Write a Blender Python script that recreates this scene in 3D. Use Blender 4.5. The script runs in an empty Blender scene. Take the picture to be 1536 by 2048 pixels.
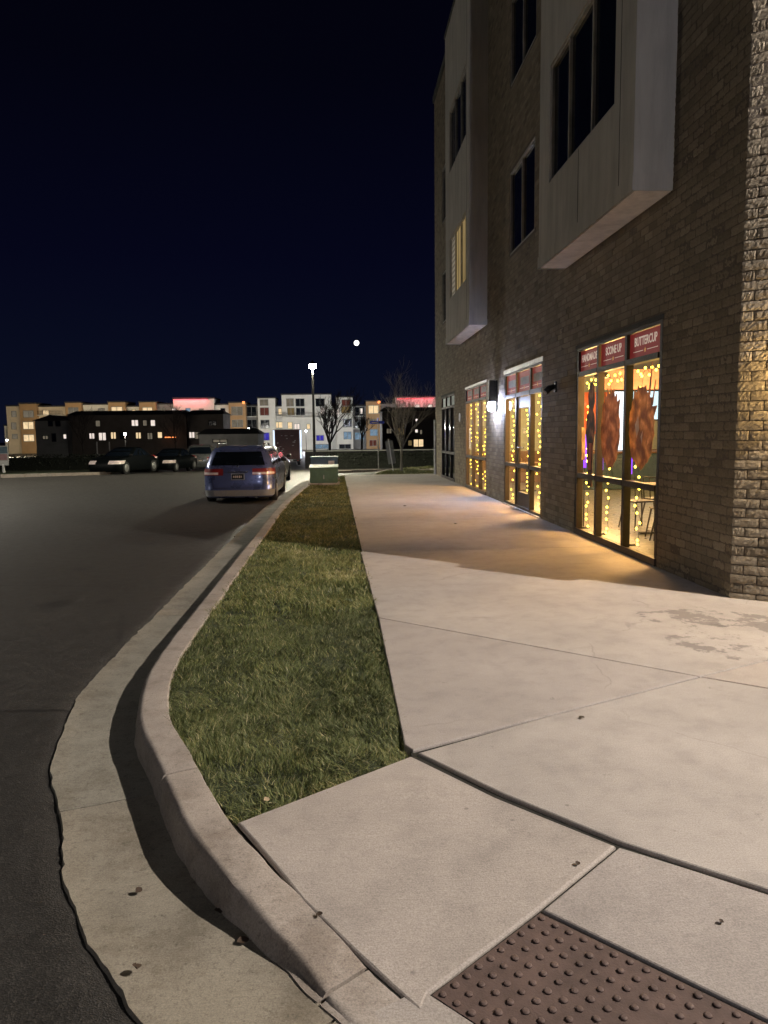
import bpy, bmesh, math, random
import numpy as np
from mathutils import Vector, Matrix
random.seed(7); rng = np.random.default_rng(11)
S = bpy.context.scene
COL = S.collection
R = math.radians
FP, CAMZ = 1455.0, 1.6          # focal length in photo pixels, eye height above the pavement

# ------------------------------------------------------------------ helpers
def at(px, py, Y):
    """photo pixel + distance -> point in the world (used for the far buildings)"""
    d = CR * ((px - 768) / FP) - CU * ((py - 1024) / FP) + CF
    t = Y / d[1]
    return (d[0] * t, Y, CAMZ + d[2] * t)
def cam_axes(yaw, p, roll):
    cy, sy, cp, sp = math.cos(yaw), math.sin(yaw), math.cos(p), math.sin(p)
    f = np.array([sy*cp, cy*cp, -sp]); r = np.array([cy, -sy, 0.]); u = np.cross(r, f)
    return r*math.cos(roll)+u*math.sin(roll), -r*math.sin(roll)+u*math.cos(roll), f
CR, CU, CF = cam_axes(0.058759, 0.10753, -0.0122)

def tag(o, label=None, cat=None, group=None, kind=None):
    if label: o['label'] = label
    if cat: o['category'] = cat
    if group: o['group'] = group
    if kind: o['kind'] = kind
    return o
def thing(name, label, cat, loc=(0, 0, 0), rz=0, group=None):
    o = bpy.data.objects.new(name, None); COL.objects.link(o)
    o.empty_display_size = .2
    o.location = loc; o.rotation_euler = (0, 0, rz)
    return tag(o, label, cat, group)
def link(name, me, parent=None, loc=None):
    o = bpy.data.objects.new(name, me); COL.objects.link(o)
    if parent: o.parent = parent
    if loc: o.location = loc
    return o
def copy_tree(o, parent=None):
    c = o.copy(); COL.objects.link(c)
    if parent: c.parent = parent
    for ch in list(o.children): copy_tree(ch, c)
    return c

class MB:
    """collects shapes into one mesh"""
    def __init__(s): s.v = []; s.f = []; s.mi = []; s.m = 0
    def add(s, vs, fs):
        n = len(s.v); s.v += [tuple(map(float, p)) for p in vs]
        for f in fs: s.f.append(tuple(i + n for i in f)); s.mi.append(s.m)
        return s
    def box(s, x0, x1, y0, y1, z0, z1, T=None):
        vs = [(x, y, z) for z in (z0, z1) for y in (y0, y1) for x in (x0, x1)]
        if T: vs = [T(*p) for p in vs]
        return s.add(vs, [(0, 2, 3, 1), (4, 5, 7, 6), (0, 1, 5, 4), (2, 6, 7, 3), (0, 4, 6, 2), (1, 3, 7, 5)])
    def bbox(s, x0, x1, y0, y1, z0, z1, b=.01, T=None):
        """box with chamfered edges"""
        bm = bmesh.new(); r = bmesh.ops.create_cube(bm, size=1)
        for v in bm.verts:
            v.co = Vector(((x0+x1)/2+v.co.x*(x1-x0), (y0+y1)/2+v.co.y*(y1-y0), (z0+z1)/2+v.co.z*(z1-z0)))
        bmesh.ops.bevel(bm, geom=bm.edges[:], offset=b, segments=2, profile=.5, affect='EDGES')
        return s.bm(bm, T)
    def bm(s, bm, T=None):
        bm.verts.index_update()
        s.add([T(*v.co) if T else tuple(v.co) for v in bm.verts], [[v.index for v in f.verts] for f in bm.faces]); bm.free(); return s
    def quad(s, a, b, c, d): return s.add([a, b, c, d], [(0, 1, 2, 3)])
    def poly(s, pts): return s.add(pts, [tuple(range(len(pts)))])
    def tube(s, pts, rad, n=8, cap=True):
        pts = [Vector(p) for p in pts]
        rs = rad if isinstance(rad, (list, tuple)) else [rad]*len(pts)
        vs = []; a = None
        for i, p in enumerate(pts):
            t = (pts[min(i+1, len(pts)-1)] - pts[max(i-1, 0)]).normalized()
            if a is None: a = t.orthogonal().normalized()
            a = (a - t*a.dot(t)).normalized(); b = t.cross(a)
            vs += [p + (a*math.cos(k*math.tau/n) + b*math.sin(k*math.tau/n))*rs[i] for k in range(n)]
        fs = [(i*n+k, i*n+(k+1) % n, (i+1)*n+(k+1) % n, (i+1)*n+k) for i in range(len(pts)-1) for k in range(n)]
        if cap: fs += [tuple(range(n))[::-1], tuple((len(pts)-1)*n+k for k in range(n))]
        return s.add(vs, fs)
    def lathe(s, prof, n=16, T=None):
        vs = [(r*math.cos(k*math.tau/n), r*math.sin(k*math.tau/n), z) for r, z in prof for k in range(n)]
        if T: vs = [T(*p) for p in vs]
        fs = [(i*n+k, i*n+(k+1) % n, (i+1)*n+(k+1) % n, (i+1)*n+k) for i in range(len(prof)-1) for k in range(n)]
        fs += [tuple(range(n))[::-1], tuple((len(prof)-1)*n+k for k in range(n))]
        return s.add(vs, fs)
    def mesh(s, name, mats, smooth=False):
        me = bpy.data.meshes.new(name); me.from_pydata(s.v, [], s.f)
        for m in (mats if isinstance(mats, (list, tuple)) else [mats]): me.materials.append(m)
        if any(s.mi): me.polygons.foreach_set('material_index', s.mi)
        if smooth: me.polygons.foreach_set('use_smooth', [True]*len(s.f))
        me.update(); return me
    def build(s, name, mats, parent=None, smooth=False, loc=None):
        return link(name, s.mesh(name, mats, smooth), parent, loc)
def fast_mesh(name, verts, faces, mat, attrs=None, smooth=False):
    """verts (n,3), faces (m,k) numpy"""
    me = bpy.data.meshes.new(name); nv, (nf, k) = len(verts), faces.shape
    me.vertices.add(nv); me.vertices.foreach_set('co', np.ascontiguousarray(verts, dtype=np.float32).ravel())
    me.loops.add(nf*k); me.loops.foreach_set('vertex_index', np.ascontiguousarray(faces, dtype=np.int32).ravel())
    me.polygons.add(nf); me.polygons.foreach_set('loop_start', np.arange(0, nf*k, k, dtype=np.int32))
    if smooth: me.polygons.foreach_set('use_smooth', np.ones(nf, dtype=bool))
    for an, arr in (attrs or {}).items():
        a = me.attributes.new(an, 'FLOAT', 'POINT'); a.data.foreach_set('value', arr.astype(np.float32))
    me.materials.append(mat); me.update(calc_edges=True); me.validate(); return me

# ------------------------------------------------------------------ materials
class NT:
    def __init__(s, name):
        s.m = bpy.data.materials.new(name); s.m.use_nodes = True
        s.t = s.m.node_tree; s.t.nodes.clear(); s.out = s.n('OutputMaterial')
    def n(s, typ, **kw):
        nd = s.t.nodes.new('ShaderNode'+typ)
        for k, v in kw.items(): setattr(nd, k, v)
        return nd
    def l(s, a, b): s.t.links.new(a, b)
    def coord(s, scale=None):
        c = s.n('TexCoord').outputs['Object']
        if scale is None: return c
        mp = s.n('Mapping'); mp.inputs['Scale'].default_value = scale; s.l(c, mp.inputs[0]); return mp.outputs[0]
    def noise(s, vec, sc, det=4, rough=.6):
        nd = s.n('TexNoise'); nd.inputs['Scale'].default_value = sc; nd.inputs['Detail'].default_value = det
        nd.inputs['Roughness'].default_value = rough; s.l(vec, nd.inputs['Vector']); return nd.outputs['Fac']
    def ramp(s, fac, stops, interp='LINEAR'):
        nd = s.n('ValToRGB'); cr = nd.color_ramp; cr.interpolation = interp
        while len(cr.elements) < len(stops): cr.elements.new(.5)
        for e, (p, c) in zip(cr.elements, stops):
            e.position = p; e.color = (*c, 1) if not isinstance(c, (int, float)) else (c, c, c, 1)
        s.l(fac, nd.inputs[0]); return nd.outputs[0]
    def mix(s, fac, a, b, mode='MIX'):
        nd = s.n('Mix', data_type='RGBA', blend_type=mode)
        for sock, v in ((nd.inputs[0], fac), (nd.inputs[6], a), (nd.inputs[7], b)):
            if hasattr(v, 'is_output'): s.l(v, sock)
            elif isinstance(v, (int, float)): sock.default_value = v if sock == nd.inputs[0] else (v, v, v, 1)
            else: sock.default_value = (*v, 1)
        return nd.outputs[2]
    def math(s, op, a, b=0.):
        nd = s.n('Math', operation=op)
        for i, v in enumerate((a, b)):
            if hasattr(v, 'is_output'): s.l(v, nd.inputs[i])
            else: nd.inputs[i].default_value = v
        return nd.outputs[0]
    def bump(s, h, strength=.4, dist=.01, prev=None):
        nd = s.n('Bump'); nd.inputs['Strength'].default_value = strength; nd.inputs['Distance'].default_value = dist
        s.l(h, nd.inputs['Height'])
        if prev: s.l(prev, nd.inputs['Normal'])
        return nd.outputs[0]
    def bsdf(s, col, rough=.8, metal=0., normal=None, spec=.5, **kw):
        b = s.n('BsdfPrincipled')
        for key, v in (('Base Color', col), ('Roughness', rough), ('Metallic', metal)):
            if hasattr(v, 'is_output'): s.l(v, b.inputs[key])
            else: b.inputs[key].default_value = (*v, 1) if isinstance(v, tuple) else v
        b.inputs['Specular IOR Level'].default_value = spec
        for k, v in kw.items(): b.inputs[k.replace('_', ' ')].default_value = v
        if normal: s.l(normal, b.inputs['Normal'])
        s.l(b.outputs[0], s.out.inputs[0]); return b
def mat(name, col, rough=.7, metal=0., var=.25, vs=6., bump=0., bs=60., spec=.5, bd=.004, **kw):
    t = NT(name); c = t.coord()
    f = t.noise(c, vs, 5)
    lo = tuple(x*(1-var) for x in col); hi = tuple(min(x*(1+var), 1) for x in col)
    nrm = t.bump(t.noise(c, bs, 4), bump, bd) if bump else None
    rr = t.ramp(t.noise(c, vs*2.3, 3), [(.3, max(rough-.12, .02)), (.7, min(rough+.12, 1))])
    t.bsdf(t.ramp(f, [(.3, lo), (.7, hi)]), rr, metal, nrm, spec, **kw); return t.m
def emit(name, col, strength, var=0., vs=3., stretch=(1, 1, 1)):
    t = NT(name); e = t.n('Emission'); e.inputs['Strength'].default_value = strength
    if var:
        f = t.noise(t.coord(stretch), vs, 3)
        t.l(t.ramp(f, [(.35, tuple(x*(1-var) for x in col)), (.65, col)]), e.inputs[0])
    else: e.inputs[0].default_value = (*col, 1)
    t.l(e.outputs[0], t.out.inputs[0]); return t.m
def glass(name, tint=(.95, .97, .96), refl=1.):
    t = NT(name); tr = t.n('BsdfTransparent'); tr.inputs[0].default_value = (*tint, 1)
    gl = t.n('BsdfGlossy'); gl.inputs['Roughness'].default_value = .02; gl.inputs[0].default_value = (refl, refl, refl, 1)
    fr = t.n('Fresnel'); fr.inputs[0].default_value = 1.45
    mx = t.n('MixShader'); t.l(fr.outputs[0], mx.inputs[0]); t.l(tr.outputs[0], mx.inputs[1]); t.l(gl.outputs[0], mx.inputs[2])
    t.l(mx.outputs[0], t.out.inputs[0]); return t.m

def m_concrete(name, base, stains=None, dirt=0.):
    t = NT(name); c = t.coord()
    big = t.noise(c, .9, 5, .6); mid = t.noise(c, 5, 6, .65); fine = t.noise(c, 160, 3, .7)
    a = t.ramp(big, [(.3, tuple(x*.86 for x in base)), (.7, tuple(x*1.1 for x in base))])
    a = t.mix(.35, a, t.ramp(mid, [(.35, .55), (.5, .9), (.7, 1.1)]), 'MULTIPLY')
    a = t.mix(.6, a, t.ramp(fine, [(.3, .5), (.55, 1.), (.75, 1.3)]), 'MULTIPLY')
    isl = t.n('NewGeometry').outputs['Random Per Island']
    a = t.mix(1., a, t.ramp(isl, [(0, (.95, .94, .95)), (.5, (1, 1, 1)), (1, (1.04, 1.0, .97))]), 'MULTIPLY')
    sp = t.n('TexVoronoi', feature='F1'); sp.inputs['Scale'].default_value = 3.1; sp.inputs['Randomness'].default_value = 1
    dn = t.mix(.12, c, t.n('TexNoise').outputs['Color']); t.l(dn, sp.inputs['Vector'])
    a = t.mix(t.ramp(sp.outputs['Distance'], [(.016, .55), (.034, 0.)]), a, tuple(x*.35 for x in base))
    for (x, y, r, th) in (stains or []):
        d = t.n('VectorMath', operation='DISTANCE'); t.l(c, d.inputs[0]); d.inputs[1].default_value = (x, y, 0)
        near = t.ramp(t.math('DIVIDE', d.outputs['Value'], r), [(.25, 1.), (1., 0.)])
        n2 = t.math('ADD', t.math('MULTIPLY', t.noise(c, 4.5, 7, .72), 1.), t.math('MULTIPLY', near, .22))
        a = t.mix(t.ramp(n2, [(th, 0.), (th+.05, .66)]), a, tuple(x*.33 for x in base))
    if dirt:
        a = t.mix(dirt, a, t.ramp(t.noise(c, 2.6, 8, .75), [(.36, (.45, .40, .34)), (.52, (.95, .94, .92)), (.7, (1.1, 1.08, 1.05))]), 'MULTIPLY')
        a = t.mix(dirt, a, t.ramp(t.noise(c, 38, 5, .8), [(.34, .35), (.46, 1.)]), 'MULTIPLY')
    v2 = t.n('TexVoronoi', feature='F1'); v2.inputs['Scale'].default_value = 11; t.l(c, v2.inputs['Vector'])
    a = t.mix(t.math('MULTIPLY', t.ramp(v2.outputs['Distance'], [(.03, .6), (.075, 0.)]), t.ramp(t.noise(c, 1.7, 2), [(.5, 0.), (.6, 1.)])), a, tuple(x*.3 for x in base))
    ck = t.n('TexVoronoi', feature='DISTANCE_TO_EDGE'); ck.inputs['Scale'].default_value = .55; nz = t.n('TexNoise'); nz.inputs['Scale'].default_value = 3.; nz.inputs['Detail'].default_value = 6; t.l(c, nz.inputs['Vector']); t.l(t.mix(.2, c, nz.outputs['Color']), ck.inputs['Vector'])
    a = t.mix(t.math('MULTIPLY', t.ramp(ck.outputs['Distance'], [(.0010, .28), (.0030, 0.)]), t.ramp(t.noise(c, .7, 2), [(.54, 0.), (.58, 1.)])), a, tuple(x*.25 for x in base))
    br = t.noise(t.coord((14, 170, 60)), 1., 3, .6)
    a = t.mix(.16, a, t.ramp(br, [(.35, .6), (.65, 1.2)]), 'MULTIPLY')
    h = t.math('ADD', t.math('ADD', t.math('MULTIPLY', fine, .5), t.math('MULTIPLY', br, .35)), t.math('MULTIPLY', mid, .8))
    t.bsdf(a, t.ramp(mid, [(.3, .72), (.7, .92)]), 0, t.bump(h, .35, .006), .3); return t.m
def m_asphalt():
    t = NT('asphalt'); c = t.coord()
    big = t.noise(c, .35, 5, .6); mid = t.noise(c, 7, 5, .7)
    v = t.n('TexVoronoi', feature='F1'); v.inputs['Scale'].default_value = 150; t.l(c, v.inputs['Vector'])
    a = t.ramp(big, [(.3, (.036, .033, .028)), (.7, (.052, .048, .041))])
    a = t.mix(.7, a, t.ramp(v.outputs['Color'], [(.2, .45), (.6, 1.), (.95, 2.4)]), 'MULTIPLY')
    a = t.mix(.5, a, t.ramp(mid, [(.3, .6), (.7, 1.2)]), 'MULTIPLY')
    for (x, y, r) in ((-2.95, 7.75, .34), (-2.45, 7.8, .22), (-3.4, 9.8, .3), (-2.7, 9.9, .22), (-3.1, 12, .3), (-5.2, 11, .4), (-4.2, 6.8, .3)):
        d = t.n('VectorMath', operation='DISTANCE'); t.l(t.mix(.1, c, t.n('TexNoise').outputs['Color']), d.inputs[0]); d.inputs[1].default_value = (x*.9, y*.9, 0)
        a = t.mix(t.ramp(t.math('DIVIDE', d.outputs['Value'], r*.6), [(.4, .7), (1., 0.)]), a, (.012, .011, .01))
    sx_ = t.n('SeparateXYZ'); t.l(c, sx_.inputs[0]); yy = t.math('ADD', sx_.outputs['Y'], t.math('MULTIPLY', t.noise(c, 1.6, 5, .7), .16))
    a = t.mix(t.ramp(t.math('ABSOLUTE', t.math('SUBTRACT', yy, 4.70)), [(.008, .8), (.022, 0.)]), a, (.008, .007, .006))
    a = t.mix(t.ramp(t.math('SUBTRACT', 4.72, yy), [(0., 0.), (.02, .32)]), a, (.012, .011, .010))
    wk = t.n('TexVoronoi', feature='DISTANCE_TO_EDGE'); wk.inputs['Scale'].default_value = .33; t.l(t.mix(.12, c, t.n('TexNoise').outputs['Color']), wk.inputs['Vector'])
    a = t.mix(t.math('MULTIPLY', t.ramp(wk.outputs['Distance'], [(.003, .6), (.008, 0.)]), t.ramp(t.noise(c, .4, 2), [(.5, 0.), (.56, 1.)])), a, (.01, .009, .008))
    h = t.math('ADD', t.math('MULTIPLY', v.outputs['Distance'], 1.), t.math('MULTIPLY', t.noise(c, 40, 3), .6))
    t.bsdf(a, t.ramp(mid, [(.3, .48), (.7, .65)]), 0, t.bump(h, .3, .008), .5); return t.m
def m_brick():
    t = NT('buff_brick'); c = t.coord()
    at_ = t.n('Attribute', attribute_name='bv').outputs['Fac']
    a = t.ramp(at_, [(0, (.17, .14, .10)), (.35, (.225, .188, .135)), (.7, (.26, .22, .16)), (1, (.31, .265, .195))])
    f = t.noise(c, 45, 6, .75); g = t.noise(c, 1.2, 3)
    a = t.mix(.55, a, t.ramp(f, [(.3, .55), (.5, 1.), (.75, 1.25)]), 'MULTIPLY')
    a = t.mix(.35, a, t.ramp(g, [(.3, .7), (.7, 1.15)]), 'MULTIPLY')
    t.bsdf(a, .88, 0, t.bump(t.math('ADD', f, t.math('MULTIPLY', t.noise(c, 16, 4, .6), 1.2)), .55, .010), .25); return t.m
def m_stucco(name, base):
    t = NT(name); c = t.coord(); f = t.noise(c, 55, 5, .7); g = t.noise(c, .8, 4)
    a = t.ramp(g, [(.3, tuple(x*.88 for x in base)), (.7, tuple(x*1.08 for x in base))])
    st = t.noise(t.coord((2.2, 2.2, .25)), 2.2, 5, .7)
    a = t.mix(.55, a, t.ramp(st, [(.35, .7), (.6, 1.08)]), 'MULTIPLY')
    t.bsdf(a, .9, 0, t.bump(f, .5, .006), .2); return t.m
def m_grass(name='grass_blade'):
    t = NT(name); v = t.n('Attribute', attribute_name='bv').outputs['Fac']
    h = t.n('Attribute', attribute_name='bh').outputs['Fac']
    a = t.ramp(v, [(0, (.040, .058, .018)), (.4, (.105, .138, .038)), (.68, (.20, .215, .058)), (.86, (.34, .30, .10)), (1, (.55, .48, .28))])
    a = t.mix(t.ramp(h, [(0, 0.), (1, .45)]), a, (.22, .21, .10))
    b = t.bsdf(a, .55, 0, None, .3); b.inputs['Subsurface Weight'].default_value = 0
    return t.m
def m_paint(name, col, rough=.28, metal=.3):
    t = NT(name); c = t.coord(); f = t.noise(c, 3, 5)
    dirt = t.noise(c, 14, 6, .7)
    a = t.mix(t.ramp(dirt, [(.45, 0.), (.75, .35)]), col, tuple(x*.5+.03 for x in col))
    t.bsdf(a, t.ramp(f, [(.3, rough-.06), (.7, rough+.1)]), metal, None, .5, Coat_Weight=.6, Coat_Roughness=.08); return t.m
def m_blind(name, col, strength, dark=.55, axis='Z', sc=2.2):
    """lit window with slatted blind or folds"""
    t = NT(name); c = t.coord()
    w = t.n('TexWave', wave_type='BANDS', bands_direction=axis); w.inputs['Scale'].default_value = sc; w.inputs['Distortion'].default_value = .6
    t.l(c, w.inputs['Vector'])
    f = t.mix(.5, t.ramp(w.outputs['Fac'], [(.2, dark), (.7, 1.)]), t.ramp(t.noise(c, .9, 3), [(.35, dark), (.6, 1.)]), 'MULTIPLY')
    e = t.n('Emission'); e.inputs[1].default_value = strength
    t.l(t.mix(1., f, col, 'MULTIPLY'), e.inputs[0]); t.l(e.outputs[0], t.out.inputs[0]); return t.m

M = dict(
    walk=m_concrete('pavement_concrete', (.43, .385, .34), [(3.0, 5.95, .6, .66), (2.75, 5.15, .5, .67), (3.5, 5.7, .6, .66)]),
    kerb=m_concrete('kerb_concrete', (.42, .37, .32), dirt=.5), gutter=m_concrete('gutter_concrete', (.33, .305, .245), dirt=.55),
    asphalt=m_asphalt(), soil=mat('dark_soil', (.02, .018, .012), .95, var=.5, vs=9, bump=.6, bs=40),
    turf=mat('turf_soil', (.035, .045, .016), .95, var=.5, vs=14, bump=.8, bs=60, bd=.02), grass=m_grass(),
    pad=mat('brown_paver', (.105, .068, .055), .75, var=.25, vs=11, bump=.5, bs=140, bd=.003),
    brick=m_brick(), mortar=mat('mortar', (.13, .105, .08), .95, var=.25, vs=20, bump=.5, bs=80),
    stucco=m_stucco('bay_stucco', (.52, .50, .45)), soffit=m_stucco('soffit_paint', (.80, .76, .70)),
    band=m_stucco('parapet_cap', (.10, .10, .09)),
    frame=mat('bronze_frame', (.035, .026, .024), .5, .1, var=.2, vs=20, spec=.3), steel=mat('galvanised_steel', (.42, .42, .41), .45, .8),
    wframe=mat('vinyl_window_frame', (.42, .41, .38), .5), glass=glass('shop_glass'),
    dglass=mat('dark_window_glass', (.006, .009, .014), .06, 0, var=.4, vs=1.3, spec=.6),
    black=mat('black_metal', (.018, .018, .018), .4, .4), rubber=mat('tyre_rubber', (.015, .015, .015), .85, bump=.3, bs=80),
    white=mat('white_paint', (.68, .67, .64), .5), chrome=mat('chrome', (.6, .6, .6), .18, 1.),
    red=mat('sign_red', (.30, .030, .030), .6, var=.15), cream=mat('sign_cream', (.74, .62, .52), .6),
    gold=mat('sign_gold', (.62, .36, .14), .5), shade=mat('grey_film', (.26, .22, .21), .6),
    wood=mat('table_wood', (.10, .055, .03), .45, vs=12), floor=mat('shop_floor', (.085, .095, .095), .35, var=.2, vs=3),
    plaster=mat('shop_plaster', (.22, .26, .27), .85, var=.1), ceil=mat('shop_ceiling', (.10, .10, .09), .9, var=.1),
    board=mat('menu_board_pink', (.50, .27, .22), .7), coral=mat('coral_panel', (.55, .13, .07), .7), teal=mat('teal_panel', (.03, .06, .085), .6),
    straw=mat('straw_leaf', (.34, .26, .15), .8), leaf=mat('dry_leaf', (.055, .033, .018), .8, var=.4, vs=40), bark=mat('tree_bark', (.24, .21, .165), .9, var=.35, vs=18, bump=.6, bs=50),
    dbark=mat('dark_bark', (.05, .04, .035), .9, var=.3, vs=14), hedge=mat('hedge_leaf', (.010, .014, .007), .7, var=.6, vs=20),
    green=mat('cabinet_green', (.10, .17, .12), .6, var=.15, bump=.1, bs=30, spec=.2), bluegreen=mat('cabinet_blue_grey', (.10, .16, .22), .6, var=.15, spec=.2),
    pale=mat('apartment_white', (.60, .59, .55), .85, var=.08, vs=.6), orange=mat('apartment_orange', (.36, .23, .12), .85, var=.1, vs=.6),
    cream2=mat('apartment_cream', (.58, .50, .39), .85, var=.1, vs=.6), grey=mat('apartment_grey', (.20, .20, .20), .85, var=.15, vs=.6),
    roofdark=mat('dark_roof', (.02, .02, .022), .9), brown=mat('townhouse_siding', (.12, .10, .085), .85, var=.2, vs=.5),
    greyside=mat('grey_siding', (.22, .22, .21), .85, var=.2, vs=.5), bluesign=mat('street_sign_blue', (.02, .04, .42), .45),
    w_warm=m_blind('window_warm', (1., .74, .42), 1.25), w_white=m_blind('window_white', (1., .86, .76), 1.1, .7),
    w_dim=m_blind('window_dim', (.40, .34, .25), .55, .4), w_blue=m_blind('window_blue', (.12, .10, 1.), .6, .3),
    w_cool=m_blind('window_cool', (.5, .75, 1.), .6, .15), w_red=m_blind('window_red', (.5, .16, .12), .28, .4),
    w_curtain=m_blind('window_curtain', (.9, .64, .28), .34, .5, 'Y', .9),
    led=emit('red_roof_led', (1., .10, .13), 3.), dots=emit('orange_patio_bulbs', (1., .28, .08), 2.5),
    lampw=emit('lamp_white', (.95, .97, 1.), 40.), bulb=emit('fairy_bulb', (1., .66, .07), 10.),
    purple=emit('purple_tube', (.30, .06, 1.), 2.2), screen=emit('menu_screen', (.9, .97, 1.), 2.2, .12, 2.), screen2=emit('cool_screen', (.72, .95, 1.), 1.7, .3, 1.2),
    vanblue=m_paint('van_blue', (.095, .12, .26)), vangrey=m_paint('van_lower_grey', (.27, .27, .27), .5, 0.), silver=m_paint('car_silver', (.48, .49, .47)),
    darkcar=mat('car_dark', (.003, .004, .0045), .5, 0., spec=.08), navy=m_paint('car_navy', (.012, .02, .10)), palecar=m_paint('car_pale', (.11, .115, .115)),
    tail=mat('tail_red', (.22, .010, .009), .4, spec=.5), lens=mat('clear_lens', (.85, .68, .64), .12, spec=.8), maroon=mat('truck_maroon', (.09, .016, .022), .5),
    concrete_wall=mat('pale_wall', (.45, .45, .42), .85, var=.1),
)

# ------------------------------------------------------------------ camera, world
cam_d = bpy.data.cameras.new('camera'); cam = bpy.data.objects.new('camera', cam_d); COL.objects.link(cam)
cam.matrix_world = Matrix(((CR[0], CU[0], -CF[0], 0), (CR[1], CU[1], -CF[1], 0), (CR[2], CU[2], -CF[2], CAMZ), (0, 0, 0, 1)))
cam_d.sensor_fit = 'VERTICAL'; cam_d.sensor_height = 36; cam_d.lens = 36*FP/2048
cam_d.clip_end = 6000; cam_d.clip_start = .05; S.camera = cam
W = bpy.data.worlds.new('World'); S.world = W; W.use_nodes = True
nt = W.node_tree; bg = nt.nodes['Background']
tc = nt.nodes.new('ShaderNodeTexCoord'); sx = nt.nodes.new('ShaderNodeSeparateXYZ'); nt.links.new(tc.outputs['Generated'], sx.inputs[0])
rp = nt.nodes.new('ShaderNodeValToRGB'); nt.links.new(sx.outputs['Z'], rp.inputs[0])
cr = rp.color_ramp
for _ in range(3): cr.elements.new(.5)
for e, (p, c) in zip(cr.elements, [(0., (.0042, .0056, .0150)), (.06, (.0030, .0045, .0140)), (.22, (.0016, .0020, .0095)), (.42, (.0010, .0011, .0045)), (.8, (.0006, .0006, .0016))]):
    e.position = p; e.color = (*c, 1)
nt.links.new(rp.outputs[0], bg.inputs[0]); bg.inputs[1].default_value = 1.
S.view_settings.view_transform = 'Standard'; S.view_settings.look = 'None'; S.view_settings.exposure = 0; S.view_settings.gamma = 1
S.cycles.use_denoising = True; S.cycles.sample_clamp_indirect = 6; S.cycles.max_bounces = 8; S.cycles.transparent_max_bounces = 12
S.cycles.use_light_tree = True; S.cycles.caustics_reflective = False; S.cycles.caustics_refractive = False

def plight(name, loc, P, col, rad=.1, parent=None, typ='POINT', rot=None, **kw):
    d = bpy.data.lights.new(name, typ); d.energy = P; d.color = col
    if typ == 'AREA': d.shape = 'RECTANGLE'; d.size, d.size_y = kw.get('size', (1, 1))
    else: d.shadow_soft_size = rad
    if typ == 'SPOT': d.spot_size = kw.get('angle', R(120)); d.spot_blend = kw.get('blend', .4)
    o = bpy.data.objects.new(name, d); COL.objects.link(o); o.location = loc
    if rot: o.rotation_euler = rot
    if parent: o.parent = parent
    return o

# ------------------------------------------------------------------ ground plan
A0 = np.array([.33, 3.48]); D2 = np.array([.66, -.75])/math.hypot(.66, .75); N1 = np.array([-.75, -.66])/math.hypot(.66, .75)
def sz(x, y):
    """height of the pavement: flat, falling a little towards the dropped kerb"""
    p = np.array([x, y]) - A0; u = p@N1; v = p@D2
    t = min(max(v/1.15, 0), 1); Dp = .075*t*t*(3-2*t)
    return -Dp*min(max(u/1.15, 0), 1.15)
def fz(y): return -.15 + .065*min(max((2.9-y)/.9, 0), 1)      # flow line of the gutter
def gz(y):
    if y < 33: return -.14
    if y < 48: return -.14-.51*(y-33)/15
    if y < 120: return -.65-1.85*(y-48)/72
    return -2.5
def catmull(P, step):
    P = [np.array(p, float) for p in P]; P = [2*P[0]-P[1]]+P+[2*P[-1]-P[-2]]; out = []
    for i in range(1, len(P)-2):
        L = np.linalg.norm(P[i+1]-P[i]); n = max(2, int(L/step))
        for k in range(n):
            t = k/n; a, b, c, d = P[i-1:i+3]
            # centripetal-ish tangents scaled to the segment
            m1 = (c-a)*L/(np.linalg.norm(c-b)+np.linalg.norm(b-a)+1e-9); m2 = (d-b)*L/(np.linalg.norm(d-c)+np.linalg.norm(c-b)+1e-9)
            out.append((2*t**3-3*t**2+1)*b+(t**3-2*t**2+t)*m1+(-2*t**3+3*t**2)*c+(t**3-t**2)*m2)
    out.append(P[-2]); return np.array(out)
FRONT = [(9, 28.62), (3, 28.62), (1.2, 28.58), (.1, 28.4), (-.6, 27.9), (-.95, 27.0), (-1.05, 25.2), (-1.28, 20.5), (-1.40, 16.5), (-1.39, 12), (-1.385, 9.7), (-1.37, 6.6), (-1.365, 5.6), (-1.325, 4.85), (-1.21, 4.22),
         (-1.112, 3.917), (-.964, 3.591), (-.795, 3.197), (-.632, 2.842), (-.459, 2.557), (-.295, 2.333), (-.171, 2.168), (-.073, 2.02), (.05, 1.87), (.25, 1.66), (.55, 1.42), (1., 1.18), (1.8, .95), (3., .85), (9, .8)]
FC = catmull(FRONT, .035)
tn = np.gradient(FC, axis=0); tn /= np.linalg.norm(tn, axis=1)[:, None]
NO = np.stack([tn[:, 1], -tn[:, 0]], 1)            # towards the road
if NO[len(NO)//2][0] > 0: NO = -NO
arc = np.concatenate([[0], np.cumsum(np.linalg.norm(np.diff(FC, axis=0), axis=1))])
def split_runs(cuts, gap):
    """index runs of the curve between cuts (each a point near the curve)"""
    idx = sorted({int(np.argmin(np.linalg.norm(FC-np.array(c), axis=1))) for c in cuts})
    ends = [0]+idx+[len(FC)-1]; return [(a, b) for a, b in zip(ends[:-1], ends[1:]) if b-a > 1]
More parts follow.
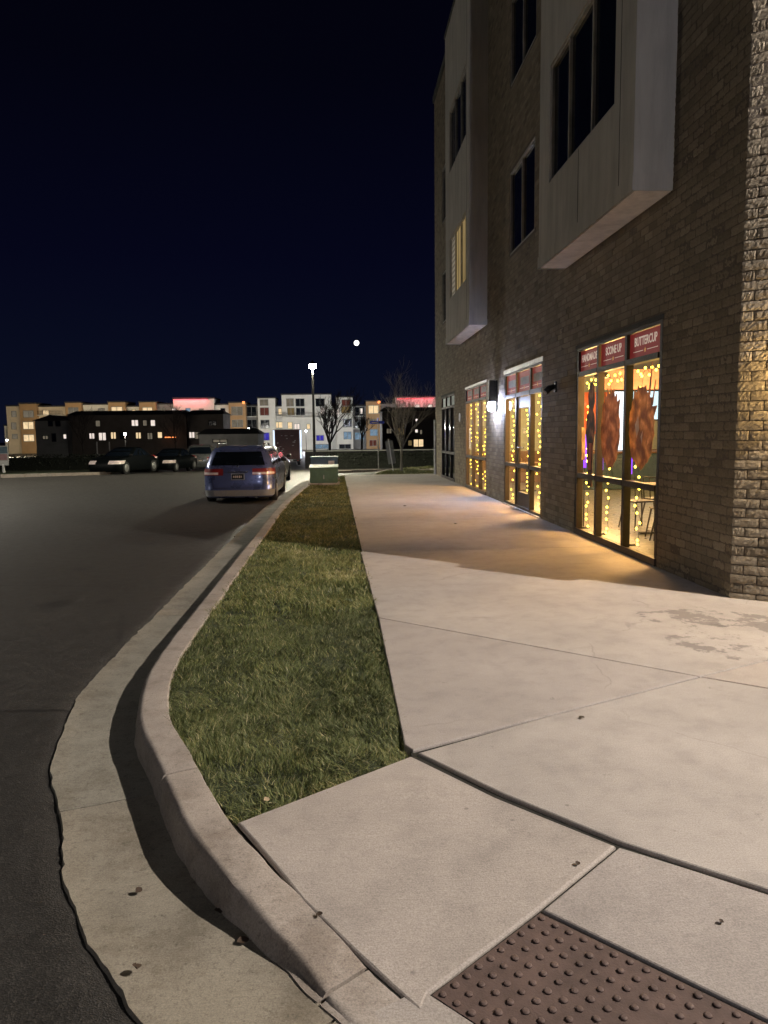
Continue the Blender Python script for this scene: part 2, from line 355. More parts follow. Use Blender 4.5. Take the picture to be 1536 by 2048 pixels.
def run_strip(mb, a, b, prof, gap=.006):
    """prof(i) -> list of (offset towards road, z)"""
    rows = []
    for i in range(a, b+1):
        c, n = FC[i].copy(), NO[i]
        if i == a: c = c + tn[i]*gap
        if i == b: c = c - tn[i]*gap
        rows.append([(c[0]+n[0]*o, c[1]+n[1]*o, z) for o, z in prof(i)])
    k = len(rows[0])
    vs = [p for r in rows for p in r]
    fs = [(i*k+j, (i+1)*k+j, (i+1)*k+j+1, i*k+j+1) for i in range(len(rows)-1) for j in range(k-1)]
    fs += [tuple(range(k)), tuple((len(rows)-1)*k+j for j in range(k))[::-1]]
    mb.add(vs, fs)
extra = [FC[int(np.argmin(abs(arc-s)))] for s in np.arange(3, arc[-1]-3, 3.05)]
extra = [e for e in extra if not (1.9 < e[1] < 4.6 and e[0] < .5)]
kcuts = [(-.86, 3.37), (-.07, 2.02)] + extra
gcuts = [(-.93, 3.48), (-1.37, 7.1), (-.02, 1.94)] + extra
jit = rng.normal(0, 1, (len(FC), 6))*.0035; jit = (jit+np.roll(jit, 1, 0)+np.roll(jit, 2, 0))/2
kb = MB()
for a, b in split_runs(kcuts, .006):
    def kp(i):
        x, y = FC[i]; zt = sz(x, y); zf = fz(y) if y < 20 else -.15; hgt = zt-zf; j = jit[i]
        r = min(.018, hgt*.45)
        return [(.035+j[0], zf-.06), (.030+j[0], zf+.005), (.027+j[0], zf+hgt*.12), (.006+j[1]*.6+.008*(hgt/.15), zt-r*1.7), (.002+j[1]*.6+.006*(hgt/.15), zt-r), (-.005+j[2]*.6, zt-r*.3), (-.016+j[2]*.6, zt+j[4]*.2), (-.026+j[3]*.6, zt+j[4]*.25), (-.09, zt+j[1]*.2), (-.148+j[5]*.6, zt+.001+j[3]*.25), (-.158+j[5]*.6, zt-.001+j[3]*.25), (-.164+j[5]*.6, zt-.010), (-.165+j[5]*.6, zt-.022), (-.165, zt-.12)]
    run_strip(kb, a, b, kp, .007)
ko = kb.build('kerb', M['kerb'], smooth=True); ko.data.set_sharp_from_angle(angle=R(32)); tag(ko, kind='structure')
gb = MB()
ogap = rng.normal(0, 1, len(FC)); bite = np.repeat(rng.normal(0, 1, len(FC)//3+1), 3)[:len(FC)]; og = np.convolve(ogap, np.ones(13)/13, 'same')*.014+np.convolve(bite, np.ones(2)/2, 'same')*.007+.003*rng.normal(0, 1, len(FC))
for a, b in split_runs(gcuts, .006):
    def gp(i):
        y = FC[i][1]; zf = fz(y) if y < 20 else -.15
        return [(.02, zf-.05), (.02, zf), (.15, zf+.001), (.30, zf+.005), (.46+og[i]*.8, zf+.012), (.475+og[i]*.8, zf-.04)]
    run_strip(gb, a, b, gp, .005)
tag(gb.build('gutter', M['gutter']), kind='structure')

# road: a fan of strips that starts at the ragged edge of the gutter
offs = [.40, .485, .56, .64, .8, 1.1, 1.6, 2.4, 4, 7, 12, 20]
rag = np.convolve(rng.normal(0, 1, len(FC)), np.ones(4)/2, 'same'); wide = np.sin(arc*1.7)+np.sin(arc*.73+1); rv = []; nr = len(FC)
for i in range(nr):
    x, y = FC[i]; zf = (fz(y) if y < 20 else -.15)+.016
    for k, o in enumerate(offs):
        oo = o + (.009*rag[i]+.006*wide[i] if k in (1, 2) else 0)
        w = min(max(o-.56, 0)/2., 1)
        yy = y+NO[i][1]*oo
        xx = x+NO[i][0]*oo
        rv.append((xx, yy, zf*(1-w)+gz(yy)*w + ((-.046, -.009, .000)[k] if k < 3 else 0)))
k = len(offs)
rf = [(i*k+j, (i+1)*k+j, (i+1)*k+j+1, i*k+j+1) for i in range(nr-1) for j in range(k-1)]
rb = MB(); rb.add(rv, rf)
road = rb.build('road', M['asphalt'], smooth=True); tag(road, kind='structure')
# ground: one sheet to the horizon
gm = MB(); ys = [-700, -60, -20, 0, 28, 33, 38, 43, 48, 60, 80, 100, 120, 200, 700]; xs = [-900, -100, -30, 0, 30, 100, 900]
gm.add([(x, y, gz(y)-.05) for y in ys for x in xs], [(j*7+i, j*7+i+1, (j+1)*7+i+1, (j+1)*7+i) for j in range(len(ys)-1) for i in range(6)])
tag(gm.build('ground', M['asphalt']), kind='structure')

# pavement slabs
def slab(mb, pts, gap=.006, bev=.007, cell=.3, zo=0.):
    P = [np.array(p, float) for p in pts]
    area = sum(P[i][0]*P[(i+1) % len(P)][1]-P[(i+1) % len(P)][0]*P[i][1] for i in range(len(P)))
    if area < 0: P = P[::-1]
    def inset(d):
        out = []
        for i in range(len(P)):
            a, b, c = P[i-1], P[i], P[(i+1) % len(P)]
            e1 = (b-a)/np.linalg.norm(b-a); e2 = (c-b)/np.linalg.norm(c-b)
            n1 = np.array([-e1[1], e1[0]]); n2 = np.array([-e2[1], e2[0]])
            out.append(b+(n1+n2)/(1+n1@n2)*d)
        return out
    bm = bmesh.new(); rings = [(inset(gap), -.12), (inset(gap), -bev), (inset(gap+bev*.4), -bev*.35), (inset(gap+bev), 0.)]
    vr = [[bm.verts.new((q[0], q[1], z+zo)) for q in r] for r, z in rings]; n = len(P)
    for a, b in zip(vr[:-1], vr[1:]):
        for i in range(n): bm.faces.new((a[i], a[(i+1) % n], b[(i+1) % n], b[i]))
    bm.faces.new(vr[-1])
    if cell:
        xs_ = [p[0] for p in P]; ys_ = [p[1] for p in P]
        for ax, lo, hi in ((0, min(xs_), max(xs_)), (1, min(ys_), max(ys_))):
            t = lo+cell
            while t < hi:
                co = (t, 0, 0) if ax == 0 else (0, t, 0); no = (1, 0, 0) if ax == 0 else (0, 1, 0)
                bmesh.ops.bisect_plane(bm, geom=bm.verts[:]+bm.edges[:]+bm.faces[:], plane_co=co, plane_no=no); t += cell
    for v in bm.verts: v.co.z += sz(v.co.x, v.co.y)
    mb.bm(bm)
sw = MB()
CH0, CH1 = np.array([3.69, 6.62]), np.array([5.32, 5.40])     # the chamfered corner of the building
slab(sw, [(.302, 6.222), (1.207, 5.43), (2.313, 4.469), (2.944, 4.756), (4.99, 5.67), (3.75, 6.60), (3.72, 9.8), (.245, 9.8)], .005, .006, 0)
ye = [9.8, 13.4, 17.0, 20.6, 24.3, 28.40]
xl = lambda y: .302-.0075*max(y-6.2, 0)
for a, b in zip(ye[:-1], ye[1:]): slab(sw, [(xl(a), a), (3.72, a), (3.72, b), (xl(b), b)], .0015, .002, 0)
slab(sw, [(3.72, 27.9), (9, 27.9), (9, 28.4), (3.72, 28.4)], .002, .003, 0)
slab(sw, [(.302, 6.222), (.298, 3.60), (.34, 3.525), (1.16, 3.92), (2.313, 4.469), (1.207, 5.43)], .005, .006, 0)
slab(sw, [(2.313, 4.469), (2.623, 4.224), (4.2, 2.95), (5.32, 5.30), (4.99, 5.62), (2.944, 4.756)], .005, .006, 0)
slab(sw, [(.35, 3.50), (.68, 3.055), (1.06, 2.63), (1.46, 2.295), (2.6, 1.25), (4.2, 2.95), (2.623, 4.224), (2.313, 4.469), (1.16, 3.92)], .008, .009, .4)
slab(sw, [(.325, 3.475), (.66, 3.03), (1.05, 2.613), (.655, 2.305), (.236, 1.995), (.205, 1.925), (.055, 2.118), (-.168, 2.408), (-.465, 2.905)], .007, .009, .12)
slab(sw, [(1.05, 2.613), (1.453, 2.285), (2.6, 1.25), (2.0, 1.12), (1.165, 1.775), (.655, 2.305)], .006, .008, .15)
slab(sw, [(4.2, 2.95), (2.6, 1.25), (2.0, 1.1), (3., .98), (12, .95), (12, 5.3), (5.32, 5.30)], .005, .006, 0)
tag(sw.build('pavement', M['walk']), kind='structure')
# bedding under the joints and the verge
bd = MB()
slab(bd, [(.33, 3.49), (-.47, 2.895), (-.172, 2.40), (.05, 2.11), (.2, 1.92), (.5, 1.62), (2, 1.12), (12, .97), (12, 5.3), (5.3, 5.33), (3.7, 6.58), (3.72, 28.4), (.15, 28.4), (.27, 9.8), (.30, 6.2)], 0, .0008, .4, -.017)
tag(bd.build('bedding', M['soil']), kind='structure')
sp = MB()
SP = [(-.31, 28.2), (-.78, 27.0), (-.88, 25.2), (-1.11, 20.5), (-1.235, 16.5), (-1.22, 12), (-1.215, 9.7), (-1.2, 6.6), (-1.195, 5.6), (-1.155, 4.9), (-1.05, 4.27), (-.95, 3.98), (-.80, 3.66), (-.64, 3.28), (-.50, 3.0), (-.43, 2.885), (.30, 3.47), (.285, 3.6), (.29, 6.2), (.26, 9.8), (.135, 28.3)]
bmv = bmesh.new(); bmv.faces.new([bmv.verts.new((x, y, -.035)) for x, y in SP])
for t_ in np.arange(-1.2, .3, .12): bmesh.ops.bisect_plane(bmv, geom=bmv.verts[:]+bmv.edges[:]+bmv.faces[:], plane_co=(t_, 0, 0), plane_no=(1, 0, 0))
for t_ in np.arange(3, 28, .15): bmesh.ops.bisect_plane(bmv, geom=bmv.verts[:]+bmv.edges[:]+bmv.faces[:], plane_co=(0, t_, 0), plane_no=(0, 1, 0))
for v in bmv.verts: v.co.z += .012*math.sin(v.co.x*9+v.co.y*3)*math.sin(v.co.y*5.3)+.006*random.random()
sp.bm(bmv); tag(sp.build('verge', M['turf'], smooth=True), kind='structure')

# grass blades
def inside(poly, x, y):
    c = np.zeros(len(x), bool); n = len(poly)
    for i in range(n):
        (x1, y1), (x2, y2) = poly[i], poly[i-1]
        with np.errstate(divide='ignore', invalid='ignore'):
            c ^= ((y1 > y) != (y2 > y)) & (x < (x2-x1)*(y-y1)/(y2-y1)+x1)
    return c
def vnoise(x, y, s, seed):
    g = np.random.default_rng(seed).random((64, 64)); u, v = x*s, y*s
    i, j = np.floor(u).astype(int), np.floor(v).astype(int); a, b = u-i, v-j; a = a*a*(3-2*a); b = b*b*(3-2*b)
    G = lambda p, q: g[p % 64, q % 64]
    return (G(i, j)*(1-a)+G(i+1, j)*a)*(1-b)+(G(i, j+1)*(1-a)+G(i+1, j+1)*a)*b
def blades(poly, bands, z0=-.035, yellow=None):
    V, F, B, H = [], [], [], []; base = 0
    px = [p[0] for p in poly]
    for y0, y1, dens, wid, hei in bands:
        n = int(dens*(y1-y0)*(max(px)-min(px)))
        x = rng.uniform(min(px), max(px), n); y = rng.uniform(y0, y1, n)
        k = inside(poly, x, y); x, y = x[k], y[k]; n = len(x)
        cl = vnoise(x, y, 3.2, 1)*.6+vnoise(x, y, 9, 2)*.4
        keep = rng.random(n) < .35+1.1*cl; x, y, cl = x[keep], y[keep], cl[keep]; n = len(x)
        ang = vnoise(x, y, 2.1, 3)*7+vnoise(x, y, 9, 4)*6+rng.normal(0, 1.3, n)
        lean = .35+.75*vnoise(x, y, 4, 5)+rng.normal(0, .18, n)
        h = hei*(.55+.7*cl)*rng.uniform(.6, 1.25, n); w = wid*rng.uniform(.7, 1.4, n)
        dx, dy = np.cos(ang), np.sin(ang); fa = rng.uniform(0, math.tau, n); sx_, sy_ = np.cos(fa)*w/2, np.sin(fa)*w/2
        L = h*lean
        rows = []
        for t, ww in ((0, 1), (.45, .85), (.8, .5), (1., .1)):
            cx = x+dx*L*t**1.7; cy = y+dy*L*t**1.7; cz = z0+h*(t-.28*lean*t*t)
            rows += [np.stack([cx-sx_*ww, cy-sy_*ww, cz], 1), np.stack([cx+sx_*ww, cy+sy_*ww, cz], 1)]
        vv = np.stack(rows, 1).reshape(-1, 3); ids = base+np.arange(n)[:, None]*8
        V.append(vv); F += [np.concatenate([ids+a, ids+b, ids+c, ids+d], 1) for a, b, c, d in ((0, 1, 3, 2), (2, 3, 5, 4), (4, 5, 7, 6))]
        yl = (yellow(x, y) if yellow is not None else 0)
        bv = np.clip(rng.beta(2, 3.2, n)*.8+yl+.45*(vnoise(x, y, 1.6, 6)-.5)+.3*(vnoise(x, y, 6, 7)-.5), 0, 1); straw = rng.random(n) < .08; bv[straw] = rng.uniform(.85, 1, straw.sum())
        B.append(np.repeat(bv, 8)); H.append(np.tile([0, 0, .4, .4, .75, .75, 1, 1], n)); base += n*8
    return np.concatenate(V), np.concatenate(F), {'bv': np.concatenate(B), 'bh': np.concatenate(H)}
yl = lambda x, y: .26*np.exp(-((y-8.8)/1.8)**2)+.26*np.exp(-((y-3.15)/.35)**2)-.06*np.exp(-((y-5)/1.)**2)+.20*(y > 11)  # middle and far lawn yellowed and lightened in colour for window and lamp light
SPG = [(x-.03 if x < -.3 and y > 2.95 else x+.022, y) for x, y in SP]
V_, F_, A_ = blades(SPG, [(2.8, 4.6, 16000, .0031, .045), (4.6, 6.5, 11000, .0038, .045), (6.5, 10, 4200, .006, .06), (10, 16, 1900, .010, .055), (16, 28.2, 900, .016, .055)], yellow=yl)
tag(link('grass', fast_mesh('grass', V_, F_, M['grass'], A_)), 'strip of short patchy lawn between the kerb and the pavement', 'grass', kind='stuff')
# grass island with the young tree
ISL = [(1.35, 28.9), (3.3, 28.85), (5.6, 28.9), (6.2, 33), (5.4, 37.2), (4., 36.6), (2.6, 34), (1.75, 31.3)]
im = MB(); im.poly([(x, y, -.02-.010*(y-28.8)) for x, y in ISL]); im.poly([(x+(.12 if x < 3 else 0)-.16, y, -.06-.010*(y-28.8)) for x, y in ISL])
tag(im.build('grass_island', M['turf']), kind='structure')
V_, F_, A_ = blades(ISL, [(28.9, 37, 420, .03, .07)], z0=-.03, yellow=lambda x, y: .12)
V_[:, 2] -= .010*(V_[:, 1]-28.8)
tag(link('grass', fast_mesh('island_grass', V_, F_, M['grass'], A_)), 'patch of lawn around the young bare tree at the far corner', 'grass', kind='stuff')
# pale kerb lines beyond the corner, small path, parking kerb on the left
def kline(pts, w=.16, h=.13):
    mb = MB()
    for (x0, y0), (x1, y1) in zip(pts[:-1], pts[1:]):
        d = Vector((x1-x0, y1-y0, 0)); n = Vector((-d.y, d.x, 0)).normalized()*w/2
        a, b = Vector((x0, y0, 0)), Vector((x1, y1, 0)); za, zb = gz(y0), gz(y1)
        V = [a-n, a+n, b+n, b-n]; zz = [za, za, zb, zb]
        mb.add([(p.x, p.y, z-.1) for p, z in zip(V, zz)]+[(p.x, p.y, z+h) for p, z in zip(V, zz)], [(4, 5, 6, 7), (0, 4, 7, 3), (1, 2, 6, 5), (0, 1, 5, 4), (3, 7, 6, 2)])
    return mb
tag(kline([(-1.0, 31.9), (.43, 33.4), (2.5, 35.9), (4.8, 38.8), (9, 44)], .3, .10).build('kerb', M['kerb']), kind='structure')
tag(kline([(1.3, 28.82), (1.68, 31.3), (2.5, 34), (3.9, 36.7)], .14, .12).build('kerb', M['kerb']), kind='structure')
tag(kline([(-30, 33.2), (-15.2, 33.5), (-13.6, 35), (-11.6, 37.4)], .22, .14).build('kerb', M['kerb']), kind='structure')
pm = MB(); pm.poly([(3.3, 32.2, -.02), (5.0, 30.2, -.0), (6.5, 32, -.02), (5.2, 35.5, -.06)]); tag(pm.build('path', M['kerb']), kind='structure')
lm = MB(); lm.add([(-60, 33.4, -.04), (-15.2, 33.6, -.04), (-13.7, 35.1, -.06), (-11.8, 37.5, -.12), (-14, 47, -.45), (-60, 47, -.45)], [(0, 1, 2, 3, 4, 5)])
tag(lm.build('lawn', M['turf']), kind='structure')

# tactile paving
dA, dB = np.array([-.417, -.303])/.5155, np.array([.515, -.53])/.739
o0 = np.array([.655, 2.305])
pm = MB(); nA, nB, sp_ = 10, 26, .0515
def pp(a, b, h): q = o0+dA*a+dB*b; return (q[0], q[1], sz(q[0], q[1])+h)
bmp = MB()
ga, gb_ = np.linspace(.008, .515, 8), np.linspace(.008, 1.36, 18)
vs = [pp(a, b, -.004) for a in ga for b in gb_]; n = len(gb_)
bmp.add(vs, [(i*n+j, (i+1)*n+j, (i+1)*n+j+1, i*n+j+1) for i in range(len(ga)-1) for j in range(n-1)])
for i in range(nA):
    for j in range(nB):
        a, b = .03+i*sp_+random.gauss(0, .0008), .03+j*sp_+random.gauss(0, .0008)
        if random.random() < .015: continue
        rr = .0125*random.uniform(.9, 1.08); hh = .0062*random.uniform(.8, 1.1); c = pp(a, b, -.004)
        bmp.lathe([(rr, 0), (rr*.92, hh*.55), (rr*.7, hh*.92), (rr*.35, hh)], 12, T=lambda x, y, z, c=c: (c[0]+x, c[1]+y, c[2]+z))
tp = bmp.build('tactile_paving', M['pad'], smooth=True)
tag(tp, 'brown tactile paving slab with raised domes at the dropped kerb', 'tactile paving')
fm = MB(); fm.poly([pp(.521, -.03, -.004), pp(.521, 1.5, -.004), pp(.85, 1.5, -.010), pp(.85, -.1, -.010)])
tag(fm.build('ramp', M['walk']), kind='structure')

# ------------------------------------------------------------------ brick building
BX = 3.69; HT = 13.85; YE = 28.1
bld = thing('brick_building', 'buff brick apartment building with shops at street level on the right', 'building', (BX, 6.62, 0))
BO = Vector((BX, 6.62, 0))
def child(mb, name, mats, parent, smooth=False):
    """build with world coordinates under the building"""
    o = mb.build(name, mats, parent, smooth)
    w = Vector((0, 0, 0)); p = parent
    while p: w += p.location; p = p.parent
    o.data.transform(Matrix.Translation(-w)); return o
OPEN = [(8.24, 11.27, 0, 2.89), (13.18, 16.26, 0, 2.90), (18.28, 21.37, 0, 2.88), (23.38, 26.44, 0, 2.89),
        (13.85, 15.86, 5.33, 7.02), (13.85, 15.86, 8.73, 10.42), (13.85, 15.86, 12.13, 13.4), (24.3, 26.1, 5.42, 7.12), (24.3, 26.1, 8.8, 10.6)]
BV, BF, BA = [], [], []; nb = 0
def bricks(o, ux, L, z0, z1, openings, nrm, detail=lambda u, z: 2, out=0.):
    """courses of single bricks on a vertical plane through o along ux"""
    global nb
    ch, bl, jt = .090, .232, .011; k = 0; z = z0
    while z < z1-.02:
        u = -(bl/2 if k % 2 else 0); zc = z+ch/2
        segs = [(0, L)]
        for a, b, c, d in openings:
            if c-.03 < zc < d+.03:
                segs = [s for p, q in segs for s in ((p, min(q, a)), (max(p, b), q)) if s[1]-s[0] > .03]
        while u < L:
            u1 = u+bl-jt
            for p, q in segs:
                a, b = max(u, p), min(u1, q)
                if b-a < .025: continue
                det = detail((a+b)/2, zc); nx, nz = (11, 5) if det == 2 else ((2, 2) if det == 1 else (2, 2))
                gx = np.linspace(a, b, nx); gzz = np.linspace(z, z+ch-jt, nz)
                amp = .0017 if det == 2 else .001
                face = out+random.gauss(.004, .0017)
                dep = face+rng.normal(0, amp, (nz, nx)) if det else np.full((nz, nx), face)
                if det == 2: dep[0] -= .003; dep[-1] -= .003; dep[:, 0] -= .003; dep[:, -1] -= .003
                U, Z = np.meshgrid(gx, gzz)
                if det == 2:
                    U = U+rng.normal(0, .0012, U.shape); Z = Z+rng.normal(0, .0016, Z.shape)
                P = o[None, None, :]+U[..., None]*ux+Z[..., None]*np.array([0, 0, 1.])+dep[..., None]*nrm
                back = o[None, :]+np.array([a, b, b, a])[:, None]*ux+np.array([z, z, z+ch-jt, z+ch-jt])[:, None]*np.array([0, 0, 1.])-.012*nrm
                f = [(i*nx+j, i*nx+j+1, (i+1)*nx+j+1, (i+1)*nx+j) for i in range(nz-1) for j in range(nx-1)]
                c0 = nz*nx; cn = [0, nx-1, nz*nx-1, (nz-1)*nx]
                f += [(c0+0, c0+1, cn[1], cn[0]), (c0+1, c0+2, cn[2], cn[1]), (c0+2, c0+3, cn[3], cn[2]), (c0+3, c0+0, cn[0], cn[3])] if nx == 2 else []
                if nx > 2:
                    rim = [0*nx+j for j in range(nx)]; 
                    for q_, (e0, e1) in enumerate([(list(range(nx)), (0, 1)), ([i*nx+nx-1 for i in range(nz)], (1, 2)), ([(nz-1)*nx+j for j in range(nx-1, -1, -1)], (2, 3)), ([i*nx for i in range(nz-1, -1, -1)], (3, 0))]):
                        for s_ in range(len(e0)-1): f.append((e0[s_], e0[s_+1], c0+e1[1], c0+e1[0])[::-1] if False else (c0+e1[0], c0+e1[1], e0[s_+1], e0[s_]) if s_ == len(e0)-2 else (c0+e1[0], c0+e1[0], e0[s_+1], e0[s_]))
                f = [t for t in f]
                BV.append(np.concatenate([P.reshape(-1, 3), back])); BA.append(np.full(nz*nx+4, min(max(random.gauss(.5, .24), 0), 1)))
                BF.append([tuple(i+nb for i in t) for t in f]); nb += nz*nx+4
            u += bl
        z += ch; k += 1
X_, Z_ = np.array([1., 0, 0]), np.array([0, 0, 1.])
Yv = np.array([0., 1, 0]); nF = np.array([-1., 0, 0])
bricks(np.array([BX, 6.62, -.03]), Yv, YE-6.62, 0, HT-.2, [(a-6.62, b-6.62, c+.03, d+.03) for a, b, c, d in OPEN], nF,
       lambda u, z: 2 if (u < 1.7 and z < 5.5) else (1 if u < 8 and z < 6 else 0))
cd = (CH1-CH0)/np.linalg.norm(CH1-CH0); cd3 = np.array([cd[0], cd[1], 0]); cn3 = np.array([cd[1], -cd[0], 0]); LC = np.linalg.norm(CH1-CH0)
if cn3[0] > 0: cn3 = -cn3
bricks(np.array([CH0[0], CH0[1], -.03]), cd3, LC, 0, 4.08, [], cn3, lambda u, z: 2 if u < .6 else 1, .014)
bricks(np.array([CH0[0], CH0[1], 4.08-.0]), cd3, LC, 0, HT-4.2, [], cn3, lambda u, z: 2 if u < .5 and z < 2 else 0, 0.)
# faces have 4 corners, degenerate corner repeats become triangles
allv = np.concatenate(BV); me = bpy.data.meshes.new('brick_face')
fl = []
for fs in BF:
    for t in fs:
        q = []
        for i in t:
            if i not in q: q.append(i)
        fl.append(tuple(q))
me.from_pydata(allv.tolist(), [], fl); at_ = me.attributes.new('bv', 'FLOAT', 'POINT'); at_.data.foreach_set('value', np.concatenate(BA).astype(np.float32))
me.materials.append(M['brick']); me.transform(Matrix.Translation(-BO)); link('brick_face', me, bld)
# core wall behind the bricks, with reveals
wl = MB(); DEP = .13
yb = sorted({6.62, YE} | {o[0] for o in OPEN} | {o[1] for o in OPEN}); zb = sorted({-.6, HT} | {o[2] for o in OPEN} | {o[3] for o in OPEN})
for a, b in zip(yb[:-1], yb[1:]):
    for c, d in zip(zb[:-1], zb[1:]):
        yc, zc = (a+b)/2, (c+d)/2
        if any(o[0] < yc < o[1] and o[2] < zc < o[3] for o in OPEN): continue
        wl.quad((BX, a, c), (BX, a, d), (BX, b, d), (BX, b, c))
for a, b, c, d in OPEN:
    x0, x1 = BX-.004, BX+DEP
    wl.quad((x0, a, c), (x1, a, c), (x1, a, d), (x0, a, d)); wl.quad((x0, b, c), (x0, b, d), (x1, b, d), (x1, b, c))
    wl.quad((x0, a, d), (x1, a, d), (x1, b, d), (x0, b, d)); wl.quad((x0, a, c), (x0, b, c), (x1, b, c), (x1, a, c))
wl.quad((*CH0, -.6), (*CH1, -.6), (*CH1, HT), (*CH0, HT))
XE = 14.
wl.quad((*CH1, -.6), (XE, CH1[1], -.6), (XE, CH1[1], HT), (*CH1, HT)); wl.quad((BX, YE, -.6), (BX, YE, HT), (XE, YE, HT), (XE, YE, -.6))
wl.quad((XE, CH1[1], -.6), (XE, YE, -.6), (XE, YE, HT), (XE, CH1[1], HT)); wl.poly([(*CH0, HT), (*CH1, HT), (XE, CH1[1], HT), (XE, YE, HT), (BX, YE, HT)])
child(wl, 'wall', M['mortar'], bld)
cp = MB(); cp.box(BX-.05, BX+.3, 6.6, YE+.05, HT-.18, HT+.06); child(cp, 'parapet_cap', M['band'], bld)

def window(parent, x, a, b, c, d, cuts, fw=.045, fdep=.05, fm='wframe', pm='dglass', name='window', hcuts=(), pane_mats=None, back=.02):
    """frame in the plane X=x from Y a..b and Z c..d, cuts = mullion Y positions, panes as children"""
    fr = MB()
    fr.box(x-fdep/2, x+fdep/2, a, a+fw, c, d); fr.box(x-fdep/2, x+fdep/2, b-fw, b, c, d)
    fr.box(x-fdep/2, x+fdep/2, a+fw, b-fw, c, c+fw); fr.box(x-fdep/2, x+fdep/2, a+fw, b-fw, d-fw, d)
    for m in cuts: fr.box(x-fdep/2+.002, x+fdep/2-.002, m-fw*.5, m+fw*.5, c+fw, d-fw)
    es = [a+fw]+sorted(cuts)+[b-fw]
    for h0, h1 in hcuts:
        for p, q in zip(es[:-1], es[1:]): fr.box(x-fdep/2-.004, x+fdep/2-.004, p+fw*.5, q-fw*.5, h0, h1)
    o = child(fr, name, M[fm], parent)
    zs = [c+fw]+[z for h in hcuts for z in h]+[d-fw]
    for i, (p, q) in enumerate(zip(es[:-1], es[1:])):
        for j in range(0, len(zs), 2):
            pn = MB(); pn.quad((x+back, p, zs[j]), (x+back, p, zs[j+1]), (x+back, q, zs[j+1]), (x+back, q, zs[j]))
            m_ = pane_mats[i] if pane_mats else pm
            child(pn, 'pane', M[m_], o)
    return o
# upper floors
for a, b, c, d in OPEN[4:7]: window(bld, BX+.03, a, b, c, d, [(a+b)/2])
for a, b, c, d in OPEN[7:]: window(bld, BX+.03, a, b, c, d, [a+.9])
def bay(y0, y1, z0, z1, rows, joint):
    xo = 3.24; mb = MB()
    # front wall is cut round its windows
    ys = sorted({y0, y1} | {r[0] for r in rows} | {r[1] for r in rows}); zs = sorted({z0, z1} | {r[2] for r in rows} | {r[3] for r in rows})
    for a, b in zip(ys[:-1], ys[1:]):
        for c, d in zip(zs[:-1], zs[1:]):
            if not any(r[0] < (a+b)/2 < r[1] and r[2] < (c+d)/2 < r[3] for r in rows): mb.quad((xo, a, c), (xo, a, d), (xo, b, d), (xo, b, c))
    for a, b, c, d in [r[:4] for r in rows]:
        x1 = xo+.07
        mb.quad((xo, a, c), (x1, a, c), (x1, a, d), (xo, a, d)); mb.quad((xo, b, c), (xo, b, d), (x1, b, d), (x1, b, c))
        mb.quad((xo, a, d), (x1, a, d), (x1, b, d), (xo, b, d)); mb.quad((xo, a, c), (xo, b, c), (x1, b, c), (x1, a, c))
    mb.quad((xo, y0, z0), (BX, y0, z0), (BX, y0, z1), (xo, y0, z1)); mb.quad((xo, y1, z0), (xo, y1, z1), (BX, y1, z1), (BX, y1, z0))
    mb.quad((xo, y0, z1), (BX, y0, z1), (BX, y1, z1), (xo, y1, z1))
    w = child(mb, 'bay', M['stucco'], bld)
    sf = MB(); sf.box(xo+.03, BX-.012, y0+.03, y1-.03, z0-.004, z0+.03); child(sf, 'soffit', M['soffit'], w)
    tr = MB(); tr.box(xo-.012, xo, y0-.012, y1+.012, z0-.01, z0+.17); tr.box(xo, BX-.02, y0-.012, y0, z0-.01, z0+.17); tr.box(xo, BX-.02, y1, y1+.012, z0-.01, z0+.17)
    child(tr, 'base_trim', M['stucco'], w)
    jn = MB(); jn.box(xo-.004, xo+.004, joint-.006, joint+.006, z0+.175, rows[0][2]-.02); jn.box(xo-.004, xo+.004, y0+.42, y0+.43, z0+.175, z1-.3); child(jn, 'control_joint', M['band'], w)
    cpp = MB(); cpp.box(xo-.03, BX-.05, y0-.03, y1+.03, z1, z1+.08); child(cpp, 'parapet_cap', M['band'], w)
    for r in rows: window(bld, xo+.045, r[0], r[1], r[2], r[3], r[4], .04, .045, pane_mats=r[5] if len(r) > 5 else None)
cut = [9.55, 10.5]
bay(8.09, 11.90, 4.21, 13.7, [(8.70, 11.35, 5.35, 7.03, cut), (8.70, 11.35, 8.75, 10.45, cut), (8.70, 11.35, 12.1, 13.3, cut)], 9.97)
cut2 = [19.6, 20.55]
bay(18.2, 22.2, 4.25, 12.9, [(18.70, 21.42, 5.42, 7.10, cut2, ['w_curtain', 'w_curtain', 'w_dim']), (18.70, 21.42, 8.92, 10.58, cut2)], 20.1)

# shop fronts
XS = BX+.05
def shopfront(a, b, zt, name='shopfront', pm='glass', cuts=None):
    c1 = cuts or [a+(b-a)/3, a+2*(b-a)/3]
    o = window(bld, XS, a+.01, b-.01, .0, zt, c1, .07, .10, 'frame', pm, name, hcuts=((.88, .955), (2.43, 2.50)), back=.0)
    sl = MB(); sl.box(XS-.07, XS-.052, a+.02, b-.02, .0, .09); child(sl, 'sill', M['frame'], o)
    return o
sf1 = shopfront(8.24, 11.27, 2.885, cuts=[9.33, 10.36]); sf2 = shopfront(18.28, 21.37, 2.875); sf3 = shopfront(23.38, 26.44, 2.885, pm='dglass')
for a, b in ((23.5, 24.3), (24.52, 25.3), (25.55, 26.3)):      # pale film in the transoms of the dark shop
    q = MB(); q.quad((XS-.008, a, 2.51), (XS-.008, a, 2.8), (XS-.008, b, 2.8), (XS-.008, b, 2.51)); child(q, 'transom_film', M['w_cool'] if False else mat('pale_film', (.45, .55, .55), .6), sf3)
